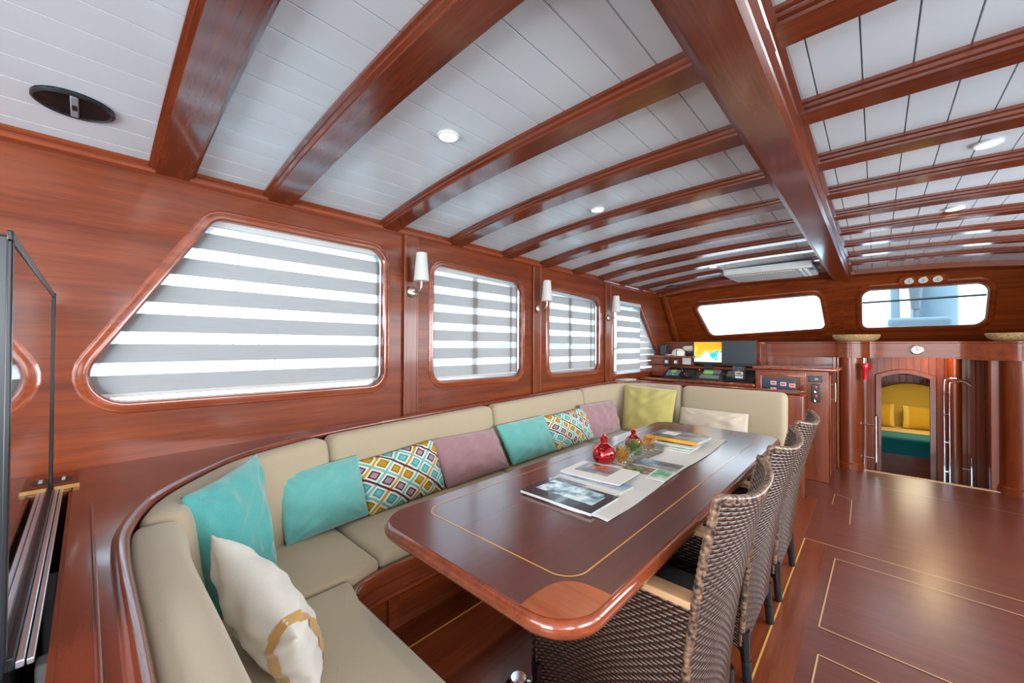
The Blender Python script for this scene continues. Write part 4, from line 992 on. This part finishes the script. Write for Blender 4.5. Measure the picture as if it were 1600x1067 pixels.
# ------------------------------------------------------------------ ceiling lights, speakers, air conditioner
def downlight(x, y, label):
    z = zc(x); o = thing('ceiling_downlight', (x, y, z-.008), label, 'ceiling light', 'recessed downlights in the deckhead')
    m2 = MB(); m2.lathe([(.038, .010), (.046, .004), (.046, 0), (.038, -.003), (.034, .001)], (x, y, z-.008), 32); m2.build('lamp_ring', M['ring'], o)
    m2 = MB(); m2.lathe([(0, 0), (.034, .0), (.034, .006), (0, .006)], (x, y, z-.010), 32); m2.build('diffuser', M['warm'], o)
    l = bpy.data.lights.new('downlight_glow', 'SPOT'); l.energy = 5; l.spot_size = 2.5; l.spot_blend = .8; l.color = (1, .80, .52); l.shadow_soft_size = .03
    q = bpy.data.objects.new('downlight_glow', l); COL.objects.link(q); q.parent = o; q.location = (0, 0, -.02)
    return o
d0 = downlight(-1.31, 1.015, 'ceiling downlight nearest the camera on the port side')
dup(d0, (-1.31, 2.215, zc(-1.31)-.008), 'second nearest port-side ceiling downlight')
dup(d0, (-1.31, 3.42, zc(-1.31)-.008), 'third port-side ceiling downlight')
dup(d0, (-1.31, 4.66, zc(-1.31)-.008), 'farthest port-side downlight, next to the air vent')
dup(d0, (.36, 2.66, zc(.36)-.008), 'large-looking ceiling downlight nearest on the right of the ridge beam')
dup(d0, (.37, 3.76, zc(.37)-.008), 'middle ceiling downlight right of the ridge beam')
dup(d0, (.38, 4.92, zc(.38)-.008), 'farthest ceiling downlight right of the ridge beam')
def speaker(x, y, z, r, sx, label, tilt=0):
    o = thing('ceiling_speaker', (x, y, z), label, 'speaker', 'black oval ceiling speakers')
    m2 = MB(); m2.lathe([(0, 0), (r*.86, 0), (r*.93, -.002), (r, .004), (r, .012), (0, .012)], (x, y, z-.008), 48, sx=sx); m2.build('speaker_mesh', [M['mesh_black']], o)
    m2 = MB(); m2.lathe([(r*.88, 0), (r*.93, -.005), (r, 0), (r, .010)], (x, y, z-.008), 48, sx=sx); m2.build('speaker_rim', M['black'], o)
    m2 = MB(); m2.box(x-r*.84*sx, x+r*.84*sx, y-r*.10, y+r*.10, z-.013, z-.007); m2.build('centre_bar', M['grey'], o, bevel=.003)
    m2 = MB(); m2.box(x-r*.2*sx, x+r*.2*sx, y-r*.06, y+r*.06, z-.015, z-.012); m2.build('badge', M['black'], o)
    return o
s0 = speaker(-2.0, -.04, zc(-2.0), .098, .82, 'black oval ceiling speaker in the near left corner')
s0.rotation_euler = (0, -.10, 0)
speaker(-2.02, 5.35, zc(-2.05)-.0, .085, .9, 'black oval ceiling speaker in the far corner by the windshield')
ac = thing('air_conditioner_vent', (-.88, 5.2, 2.14), 'cream ceiling air vent with slatted grille near the windshield', 'air vent')
mb = MB(); mb.box(-1.28, -.47, 4.93, 5.55, 2.155, 2.23); mb.build('housing', M['lightgrey'], ac, bevel=.012)
mb = MB(); mb.box(-1.20, -.62, 4.99, 5.50, 2.145, 2.156); mb.build('grille', M['grille'], ac, smooth=False)
mb = MB(); mb.box(-.585, -.56, 4.99, 5.50, 2.145, 2.156); mb.box(-.545, -.52, 4.99, 5.50, 2.145, 2.156); mb.build('louvre', M['white'], ac, bevel=.003)
mb = MB(); mb.box(-.50, -.455, 4.95, 5.12, 2.150, 2.170); mb.build('control_plate', M['canvas_blue'], ac, bevel=.003)

# ------------------------------------------------------------------ television standing in its slot behind the settee
tv = thing('television', (-1.5, -.10, .80), 'flat black television seen edge-on at the far left', 'television')
mb = MB(); mb.box(-2.055, -.97, -.135, -.082, .70, 1.515); mb.build('casing', M['tvcase'], tv, bevel=.004)
mb = MB(); mb.box(-2.035, -.985, -.0820, -.0808, .87, 1.50); mb.build('screen', M['tvscreen'], tv, smooth=False)
mb = MB(); mb.box(-2.062, -2.043, -.086, -.0762, .86, 1.52); mb.box(-2.055, -.968, -.086, -.0795, 1.503, 1.522); mb.box(-.985, -.968, -.086, -.0795, .86, 1.51); mb.box(-2.055, -.975, -.088, -.072, .845, .866); mb.build('bezel', M['black'], tv, bevel=.002)
mb = MB(); mb.box(-2.05, -.975, -.0715, -.062, .846, .858); mb.box(-2.05, -.975, -.0600, -.052, .846, .856); mb.build('metal_rail', M['alu'], tv, bevel=.0015)
# the slot: side boards, end boards and the inside
tc_ = thing('television_cabinet', (-1.4, -.15, 0), 'mahogany lift cabinet with an open slot around the television', 'cabinet')
mb = MB(); mb.box(-2.3, -2.00, -.40, -.03, .82, .852); mb.box(-2.0, -.5, -.40, -.145, .82, .852); mb.build('top_board', M['ledge'], tc_, bevel=.004)
mb = MB(); mb.box(-2.0, -.5, -.038, -.030, .30, .853); mb.box(-2.0, -1.985, -.145, -.03, .30, .853); mb.box(-2.0, -.5, -.155, -.145, .30, .853); mb.build('slot_lining', M['wood_x'], tc_, smooth=False)
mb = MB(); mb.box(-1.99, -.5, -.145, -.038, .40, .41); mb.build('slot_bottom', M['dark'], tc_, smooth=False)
mb = MB(); mb.box(-2.25, -2.03, -.16, -.015, .852, .862); mb.build('lid_plate', M['wood_x'], tc_, bevel=.004)
mb = MB(); mb.box(-2.035, -2.028, -.16, -.015, .852, .866); mb.build('lid_edge', M['inlay'], tc_, bevel=.002)
ob = thing('socket_plate', (-2.14, -.075, .862), 'dark socket plate in the ledge corner behind the television', 'socket')
mb = MB(); mb.box(-2.17, -2.10, -.115, -.035, .862, .866); mb.build('socket_frame', M['black'], ob, bevel=.001)
mb = MB(); mb.box(-2.155, -2.115, -.058, -.050, .866, .868); mb.build('socket_latch', M['lightgrey'], ob, smooth=False)
mb = MB(); mb.tube(catmull([(-1.45, -.045, .70), (-1.30, -.05, .62), (-1.15, -.06, .66), (-1.05, -.055, .72), (-.98, -.05, .60), (-.9, -.05, .5)], 8), .006, 8)
tag(mb.build('cable', M['lightgrey']), 'pale grey cable looping inside the television slot', 'cable')
mb = MB(); mb.box(-1.45, -1.30, -.06, -.042, .60, .80); tag(mb.build('junction_box', M['grey'], bevel=.004), 'grey junction box inside the television slot', 'junction box')
mb = MB(); mb.box(-1.16, -1.12, -.06, -.042, .72, .76); tag(mb.build('cable_plug', M['lightgrey'], bevel=.004), 'small pale plug inside the television slot', 'plug')

# ------------------------------------------------------------------ helm station
hs = thing('helm_console', (-1.6, 5.2, 0), 'mahogany helm desk under the left windshield', 'desk')
mb = MB(); mb.box(-2.29, -.985, 5.0, 5.70, 0, .905); mb.build('desk_body', M['wood_x'], hs, bevel=.006)
mb = MB(); mb.box(-2.29, -.975, 4.955, 5.10, .905, .94); mb.build('desk_edge', M['trim'], hs, bevel=.012)
mb = MB(); mb.box(-2.29, -1.0, 5.32, 5.75, .94, 1.10); mb.box(-2.29, -1.72, 5.30, 5.75, 1.10, 1.205); mb.box(-1.70, -1.0, 5.42, 5.75, 1.10, 1.40); mb.build('desk_back', M['wood_x'], hs, bevel=.008)
mb = MB(); mb.box(-2.29, -1.70, 5.24, 5.74, 1.203, 1.225); mb.build('shelf', M['trim'], hs, bevel=.008)
ip = thing('instrument_panel', (-1.53, 5.2, .94), 'sloping black instrument panel full of switches and dials on the helm desk', 'instrument panel')
def ipt(u, t, h=0):  # u across 0..1, t up the slope 0..1
    x = -2.06+1.05*u; y = 5.07+.24*t; z = .945+.125*t; n = Vector((0, -.125, .24)).normalized(); return Vector((x, y, z))+n*h
mb = MB(); mb.add([(-2.06, 5.05, .94), (-1.01, 5.05, .94), (-1.01, 5.07, .945), (-2.06, 5.07, .945), (-2.03, 5.31, 1.07), (-1.01, 5.31, 1.07), (-1.01, 5.32, .94), (-2.06, 5.32, .94)], [(0, 1, 2, 3), (3, 2, 5, 4), (4, 5, 6, 7), (0, 3, 4, 7), (1, 6, 5, 2), (0, 7, 6, 1)])
mb.build('panel_board', M['black'], ip, smooth=False)
def on_panel(mb, u, t, w_, h_, hh=.008, mi=0):
    c = ipt(u, t, hh/2); mb.obox(c, (w_/2, 0, 0), Vector((0, .24, .125)).normalized()*h_/2, Vector((0, -.125, .24)).normalized()*hh/2, mi)
rnd = random.Random(3)
for (u, t, w_, h_, mt, nm) in [(.12, .45, .16, .13, 'gunmetal', 'gauge_cluster'), (.30, .45, .14, .15, 'black', 'switch_bank'), (.55, .68, .20, .09, 'gunmetal', 'radio_display'), (.55, .25, .22, .08, 'gunmetal', 'key_bank'), (.78, .6, .13, .12, 'gunmetal', 'autopilot_display')]:
    mb = MB(); on_panel(mb, u, t, w_, h_, .012); mb.build(nm, M[mt], ip, bevel=.002)
mb = MB(); on_panel(mb, .52, .60, .10, .05, .016); mb.build('lit_display', M['greenled'], ip, smooth=False)
mb = MB(); on_panel(mb, .12, .55, .06, .05, .016); mb.build('small_display', M['greenled'], ip, smooth=False)
for k in range(26):
    u = .05+.9*rnd.random(); t = .12+.75*rnd.random()
    if abs(u-.52) < .07 and t > .4: continue
    mb = MB(); c = ipt(u, t, .008); n = Vector((0, -.125, .24)).normalized(); mb.tube([c, c+n*.018], .0055, 8); mb.build('switch_knob', M[rnd.choice(['chrome', 'lightgrey', 'black', 'red'])], ip)
mb = MB(); c = ipt(.70, .28, .01); n = Vector((0, -.125, .24)).normalized(); mb.tube([c, c+n*.02, c+n*.04+Vector((0, -.01, 0))], [.02, .02, .028], 12); mb.build('throttle_knob', M['black'], ip)
cm = thing('chart_monitor', (-1.56, 5.33, 1.10), 'monitor showing an orange and blue sea chart', 'monitor')
mb = MB(); mb.box(-1.735, -1.38, 5.30, 5.335, 1.125, 1.418); mb.build('monitor_case', M['black'], cm, bevel=.004)
mb = MB(); mb.box(-1.715, -1.39, 5.2975, 5.30, 1.155, 1.405); mb.build('screen', M['chart'], cm, smooth=False)
mb = MB(); mb.box(-1.60, -1.50, 5.31, 5.36, 1.07, 1.13); mb.build('stand', M['black'], cm)
dm = thing('dark_monitor', (-1.2, 5.30, 1.10), 'switched-off dark grey monitor right of the chart monitor', 'monitor')
mb = MB(); mb.box(-1.385, -1.015, 5.265, 5.30, 1.115, 1.420); mb.build('monitor_case', M['black'], dm, bevel=.004)
mb = MB(); mb.box(-1.380, -1.022, 5.2625, 5.265, 1.150, 1.415); mb.build('screen', M['offscreen'], dm, smooth=False)
mb = MB(); mb.box(-1.24, -1.15, 5.28, 5.33, 1.06, 1.12); mb.build('stand', M['black'], dm)
def handset(x, label):
    o = thing('radio_handset', (x, 5.24, 1.07), label, 'radio handset', 'radio handsets hanging by the helm')
    m2 = MB(); m2.box(x-.034, x+.034, 5.225, 5.25, 1.08, 1.19); m2.build('handset_body', M['black'], o, bevel=.012)
    m2 = MB(); m2.box(x-.018, x+.018, 5.2215, 5.226, 1.125, 1.165); m2.build('handset_display', M['lightgrey'], o, bevel=.002)
    m2 = MB(); m2.tube([(x+.01, 5.238, 1.185), (x+.005, 5.238, 1.26), (x+.012, 5.25, 1.31)], .005, 8); m2.build('handset_cord', M['black'], o)
    return o
handset(-2.045, 'left black radio handset beside the far side window'); handset(-1.925, 'right black radio handset next to the white switch plate')
mb = MB(); mb.box(-1.86, -1.755, 5.285, 5.30, 1.115, 1.215); tag(mb.build('wall_plate', M['lightgrey'], bevel=.003), 'square white wall plate left of the chart monitor', 'wall plate')
mb = MB(); mb.box(-2.16, -2.08, 5.30, 5.38, 1.225, 1.37); tag(mb.build('handheld_radio', M['black'], bevel=.01), 'black handheld radio standing upright at the left end of the helm shelf', 'radio')
cap = thing('baseball_cap', (-1.94, 5.34, 1.225), 'pale sand-coloured cap on the helm shelf', 'cap')
mb = MB(); mb.lathe([(.078, 0), (.080, .03), (.068, .066), (.040, .088), (0, .094)], (-1.93, 5.35, 1.225), 28, sx=1.1); mb.build('crown', M['offwhite'], cap)
mb = MB(); mb.grid(lambda a, b: (-1.99-.10*a*math.cos((b-.5)*2.2), 5.33+.09*math.sin((b-.5)*2.6), 1.232+.008*math.cos((b-.5)*3)-.004*a), 6, 12); q = mb.build('peak', M['offwhite'], cap, fixn=False); sm = q.modifiers.new('t', 'SOLIDIFY'); sm.thickness = .004
ct = thing('captain_hat', (-1.76, 5.40, 1.225), 'white captain hat with gold badge and dark band beside the chart monitor', 'hat')
mb = MB(); mb.lathe([(.10, .055), (.135, .085), (.138, .10), (.11, .120), (0, .125)], (-1.76, 5.42, 1.235), 36, sx=1.0, sy=.8); mb.build('crown', M['offwhite'], ct)
mb = MB(); mb.lathe([(.095, .02), (.102, .055), (.102, .06), (0, .06)], (-1.76, 5.42, 1.235), 36, sy=.8); mb.build('band', M['slate'], ct)
mb = MB(); mb.lathe([(0, 0), (.02, 0), (.016, .006), (0, .007)], (-1.785, 5.325, 1.318), 16, 'y', sx=1.1); mb.build('badge', M['yellow'], ct)
mb = MB(); mb.grid(lambda a, b: (-1.76+.095*math.sin((b-.5)*2.2), 5.35-.055*a*math.cos((b-.5)*2), 1.262-.018*a), 4, 12); q = mb.build('peak', M['black'], ct, fixn=False); sm = q.modifiers.new('t', 'SOLIDIFY'); sm.thickness = .004
ar = thing('acrylic_card_rack', (-1.15, 5.12, .95), 'clear acrylic rack holding small cards at the right end of the instrument panel', 'card rack')
mb = MB(); mb.box(-1.225, -1.095, 5.13, 5.135, .975, 1.12); mb.box(-1.225, -1.22, 5.09, 5.135, .975, 1.12); mb.box(-1.10, -1.095, 5.09, 5.135, .975, 1.12); mb.box(-1.225, -1.095, 5.09, 5.135, .972, .977); mb.build('rack', M['acrylic'], ar, smooth=False)
mb = MB(); mb.box(-1.20, -1.12, 5.112, 5.116, 1.02, 1.06); mb.box(-1.20, -1.12, 5.105, 5.109, .985, 1.01); mb.build('card', M['paper'], ar, smooth=False)
mb = MB(); mb.box(-1.19, -1.14, 5.108, 5.1115, 1.03, 1.05); mb.build('red_card', M['photo_red'], ar, smooth=False)

# control cabinet
cb = thing('control_cabinet', (-.66, 5.3, 0), 'mahogany cabinet with navy gauge panel and sockets on its front', 'cabinet')
mb = MB(); mb.box(-.975, -.345, 4.995, 5.70, 0, 1.105); mb.build('body', M['wood_z'], cb, bevel=.006)
mb = MB(); slab(mb, rpoly([(-1.0, 4.965), (-.30, 4.965), (-.265, 5.0), (-.265, 5.70), (-1.0, 5.70)], .02), 1.103, 1.140, .014, .014); mb.build('top', M['trim'], cb, ang=50)
mb = MB()
for (a, b, c_, d_) in ((-.965, -.525, 1.045, 1.085), (-.965, -.525, .60, .64), (-.965, -.915, .64, 1.045), (-.575, -.525, .64, 1.045)): mb.box(a, b, 4.985, 4.997, c_, d_)
mb.build('front_door_frame', M['trim'], cb, bevel=.005)
gp = mb = MB(); mb.box(-.91, -.615, 4.986, 4.994, .78, 1.012); gp = mb.build('gauge_panel', M['navy_panel'], cb, bevel=.003)
for (x, z) in ((-.805, .965), (-.718, .958), (-.640, .948), (-.805, .895), (-.640, .872), (-.718, .80)):
    mb = MB(); mb.box(x-.026, x+.026, 4.983, 4.9865, z-.020, z+.020); f_ = mb.build('readout_frame', M['lightgrey'], gp, smooth=False)
    mb = MB(); mb.box(x-.018, x+.018, 4.981, 4.984, z-.011, z+.011); mb.build('readout', M['led'], f_, smooth=False)
mb = MB(); mb.box(-.895, -.860, 4.982, 4.987, .885, .915); mb.build('toggle_switch', M['black'], gp, smooth=False)
mb = MB(); mb.box(-.558, -.552, 4.980, 4.986, .91, .965); mb.build('hinge', M['black'], cb, smooth=False)
mb = MB(); mb.box(-.505, -.395, 4.982, 4.996, .995, 1.055); fm = mb.build('clock_display', M['black'], cb, bevel=.004)
mb = MB(); mb.box(-.455, -.425, 4.980, 4.983, 1.015, 1.04); mb.build('display', M['grey'], fm, smooth=False)
mb = MB(); mb.box(-.482, -.410, 4.984, 4.996, .795, .975); so = mb.build('socket_strip', M['black'], cb, bevel=.004)
for z in (.945, .855):
    mb = MB(); mb.lathe([(0, 0), (.014, 0), (.012, -.008), (0, -.010)], (-.446, 4.983, z), 18, 'y'); mb.build('red_button', M['red'], so)
    mb = MB(); mb.lathe([(0, 0), (.016, 0), (.014, -.006), (.008, -.006), (0, -.002)], (-.446, 4.983, z-.042), 18, 'y'); mb.build('round_socket', M['chrome'], so)
mb = MB(); mb.box(-.345, -.333, 5.04, 5.66, .06, 1.07); dr = mb.build('side_door', M['wood_z'], cb, bevel=.005)
mb = MB()
mb.tube([(-.30, 5.11, .80), (-.30, 5.11, .99)], .0075, 10); mb.tube([(-.335, 5.11, .82), (-.30, 5.11, .82)], .006, 8); mb.tube([(-.335, 5.11, .97), (-.30, 5.11, .97)], .006, 8); mb.build('door_handle', M['nickel'], dr)
mb = MB(); mb.box(-1.63, -1.53, 4.38, 4.44, zl(4.35)-.0, zl(4.35)+.012); tag(mb.build('eyeglasses_case', M['black'], bevel=.004), 'small dark object lying on the ledge in front of the helm desk', 'case')
mb = MB(); mb.box(-2.27, -2.13, 4.25, 4.52, zl(4.35)+.001, zl(4.35)+.010); tag(mb.build('folded_paper', M['paper'], bevel=.002), 'folded pale leaflet on the ledge below the farthest side window', 'leaflet')

# ------------------------------------------------------------------ things by the companionway
ck = thing('wall_clock', (.315, 5.85, 1.325), 'small round white-faced clock above the companionway', 'clock')
mb = MB(); mb.lathe([(0, 0), (.050, 0), (.050, -.014), (.042, -.018), (0, -.018)], (.31, 5.85, 1.325), 32, 'y'); mb.build('clock_rim', M['brass'], ck)
mb = MB(); mb.lathe([(0, -.0215), (.041, -.0215), (.041, -.018), (0, -.018)], (.31, 5.85, 1.325), 32, 'y'); mb.build('clock_face', M['paper'], ck)
mb = MB(); mb.box(.309, .312, 5.826, 5.828, 1.325, 1.352); mb.box(.31, .33, 5.826, 5.828, 1.324, 1.327); mb.build('clock_hand', M['black'], ck, smooth=False)
gt = thing('gauge_trio', (.38, 6.2, 2.09), 'oval wooden plaque with three round brass gauges above the smaller windshield', 'gauges')
gz = lambda x, z, w_: (x, fy(x, z)+w_, z)
lp = rpoly([(.19, 2.055), (.57, 2.055), (.57, 2.135), (.19, 2.135)], .039, 8)
mb = MB(); panel(mb, lp, [], lambda u, v, w_: gz(u, v, w_-.035), .03); ringmould(mb, lp, [(0, -.035), (0, -.045), (-.008, -.045), (-.010, -.035)], gz); mb.build('plaque', M['trim'], gt, smooth=False)
for x in (.272, .382, .490):
    mb = MB()
    n_ = Vector((0, -1, -.8)).normalized(); c = Vector((x, fy(x, 2.093)-.035, 2.093)); u_ = Vector((1, 0, 0)); v_ = n_.cross(u_)
    vs = []
    for r, h in ((.043, 0), (.043, .010), (.039, .014), (.036, .009)):
        vs.append([c+n_*h+u_*r*math.cos(a*PI/14)+v_*r*math.sin(a*PI/14) for a in range(28)])
    mb.loft(vs, True, False); g_ = mb.build('gauge_rim', M['brass'], gt)
    mb = MB(); mb.add([c+n_*.010+u_*.037*math.cos(a*PI/14)+v_*.037*math.sin(a*PI/14) for a in range(28)], [tuple(range(28))]); mb.build('gauge_face', M['paper'], g_, smooth=False)
    mb = MB(); mb.obox(c+n_*.012, u_*.002, v_*.018, n_*.001); mb.build('gauge_needle', M['black'], g_, smooth=False)
def basket(x, y, z, r, label, sy=1):
    m2 = MB(); m2.lathe([(0, 0), (r*.72, 0), (r*.92, .030), (r, .070), (r*.97, .080), (r*.86, .070), (r*.4, .074), (0, .076)], (x, y, z), 44, sy=sy)
    return tag(m2.build('woven_basket_tray', M['straw'], ang=60), label, 'basket tray', 'straw trays on the shelf under the windshield')
basket(-.17, 5.98, 1.413, .21, 'round straw tray on the shelf between the two windshields', .75)
basket(1.05, 5.98, 1.413, .27, 'round straw tray on the shelf at the far right', .75)
rt = thing('safety_torch', (-.085, 5.72, 1.0), 'small red plastic torch hanging on the pillar left of the companionway', 'torch')
mb = MB(); mb.lathe([(0, 0), (.020, .0), (.022, .10), (.030, .12), (.032, .17), (.026, .18), (0, .18)], (-.085, 5.715, 1.0), 18); mb.build('torch_body', M['red'], rt)
mb = MB(); mb.tube([(-.085, 5.715, 1.14), (-.035, 5.70, 1.135)], [.018, .022], 12); mb.build('torch_head', M['red'], rt)
pl = thing('pull_rail', (-.06, 5.88, .1), 'short chrome grab handle with two brackets left of the arched doorway', 'handrail')
mb = MB(); mb.tube([(.0, 5.84, .10), (.0, 5.84, .60)], .017, 14); mb.build('grip', M['chrome'], pl)
mb = MB(); mb.tube([(-.10, 5.86, .50), (.0, 5.84, .50)], .012, 10); mb.tube([(-.10, 5.86, .14), (.0, 5.84, .14)], .012, 10); mb.build('bracket', M['chrome'], pl)
mb = MB(); mb.tube([(-.10, 5.865, .0), (-.10, 5.865, 1.23)], .007, 8); mb.build('rod', M['chrome'], pl)
mb = MB(); mb.lathe([(0, 0), (.02, .01), (0, .02)], (.0, 5.84, .60), 14); mb.build('knob', M['chrome'], pl)
hr = thing('stair_handrail', (.60, 6.35, -.9), 'bent chrome handrail curving down beside the companionway stairs', 'handrail')
mb = MB(); mb.tube(catmull([(.545, 6.36, -.9), (.545, 6.36, .2), (.545, 6.36, .92), (.565, 6.36, 1.0), (.62, 6.34, 1.015), (.69, 6.30, .99), (.73, 6.28, .95)], 8), .011, 12); mb.build('rail', M['chrome'], hr)
mb = MB(); mb.tube(catmull([(.585, 6.36, -.9), (.585, 6.36, .2), (.585, 6.36, .90), (.60, 6.36, .965), (.65, 6.34, .985), (.72, 6.30, .98)], 8), .008, 12); mb.build('inner_rail', M['chrome'], hr)
mb = MB()
for z in (.62, .32, .0, -.3, .85): mb.tube([(.54, 6.36, z), (.59, 6.37, z)], .016, 10)
mb.build('rail_bracket', M['chrome'], hr)
mb = MB(); mb.tube([(.745, 6.40, -.4), (.745, 6.40, .18)], .012, 10); mb.tube([(.68, 6.42, .05), (.745, 6.40, .05)], .009, 8); tag(mb.build('door_lever', M['chrome']), 'small chrome lever low beside the stair handrail', 'lever')
for (c4, lab, mt) in (([(.30, 8.93, .42), (1.0, 8.95, .40), (1.0, 8.86, .07), (.30, 8.84, .07)], 'mustard cabin pillow with pale border, right of the pair seen through the doorway', M['mustard']), ([(-.25, 8.95, .44), (.22, 8.93, .43), (.22, 8.84, .07), (-.25, 8.86, .07)], 'mustard cabin pillow, left of the pair seen through the doorway', M['mustard'])):
    pillow(c4, .12, mt, lab, 21, .003, .03, 'cabin_pillow', parts=[('pale_border', (-.97, -.78), M['mustard_light']), ('pale_border', (.78, .97), M['mustard_light'])])
for x, lab in ((.33, 'tiny hanging brass bell at the top of the arched doorway'),):
    mb = MB(); mb.lathe([(.0, .03), (.008, .028), (.018, 0), (.0, .0)], (x+.07, 6.7, .93), 14); mb.tube([(x+.07, 6.7, .955), (x+.07, 6.7, 1.19)], .002, 6); tag(mb.build('hanging_bell', M['brass']), lab, 'bell')
for o in bpy.data.objects:
    if '_w' in o: del o['_w']
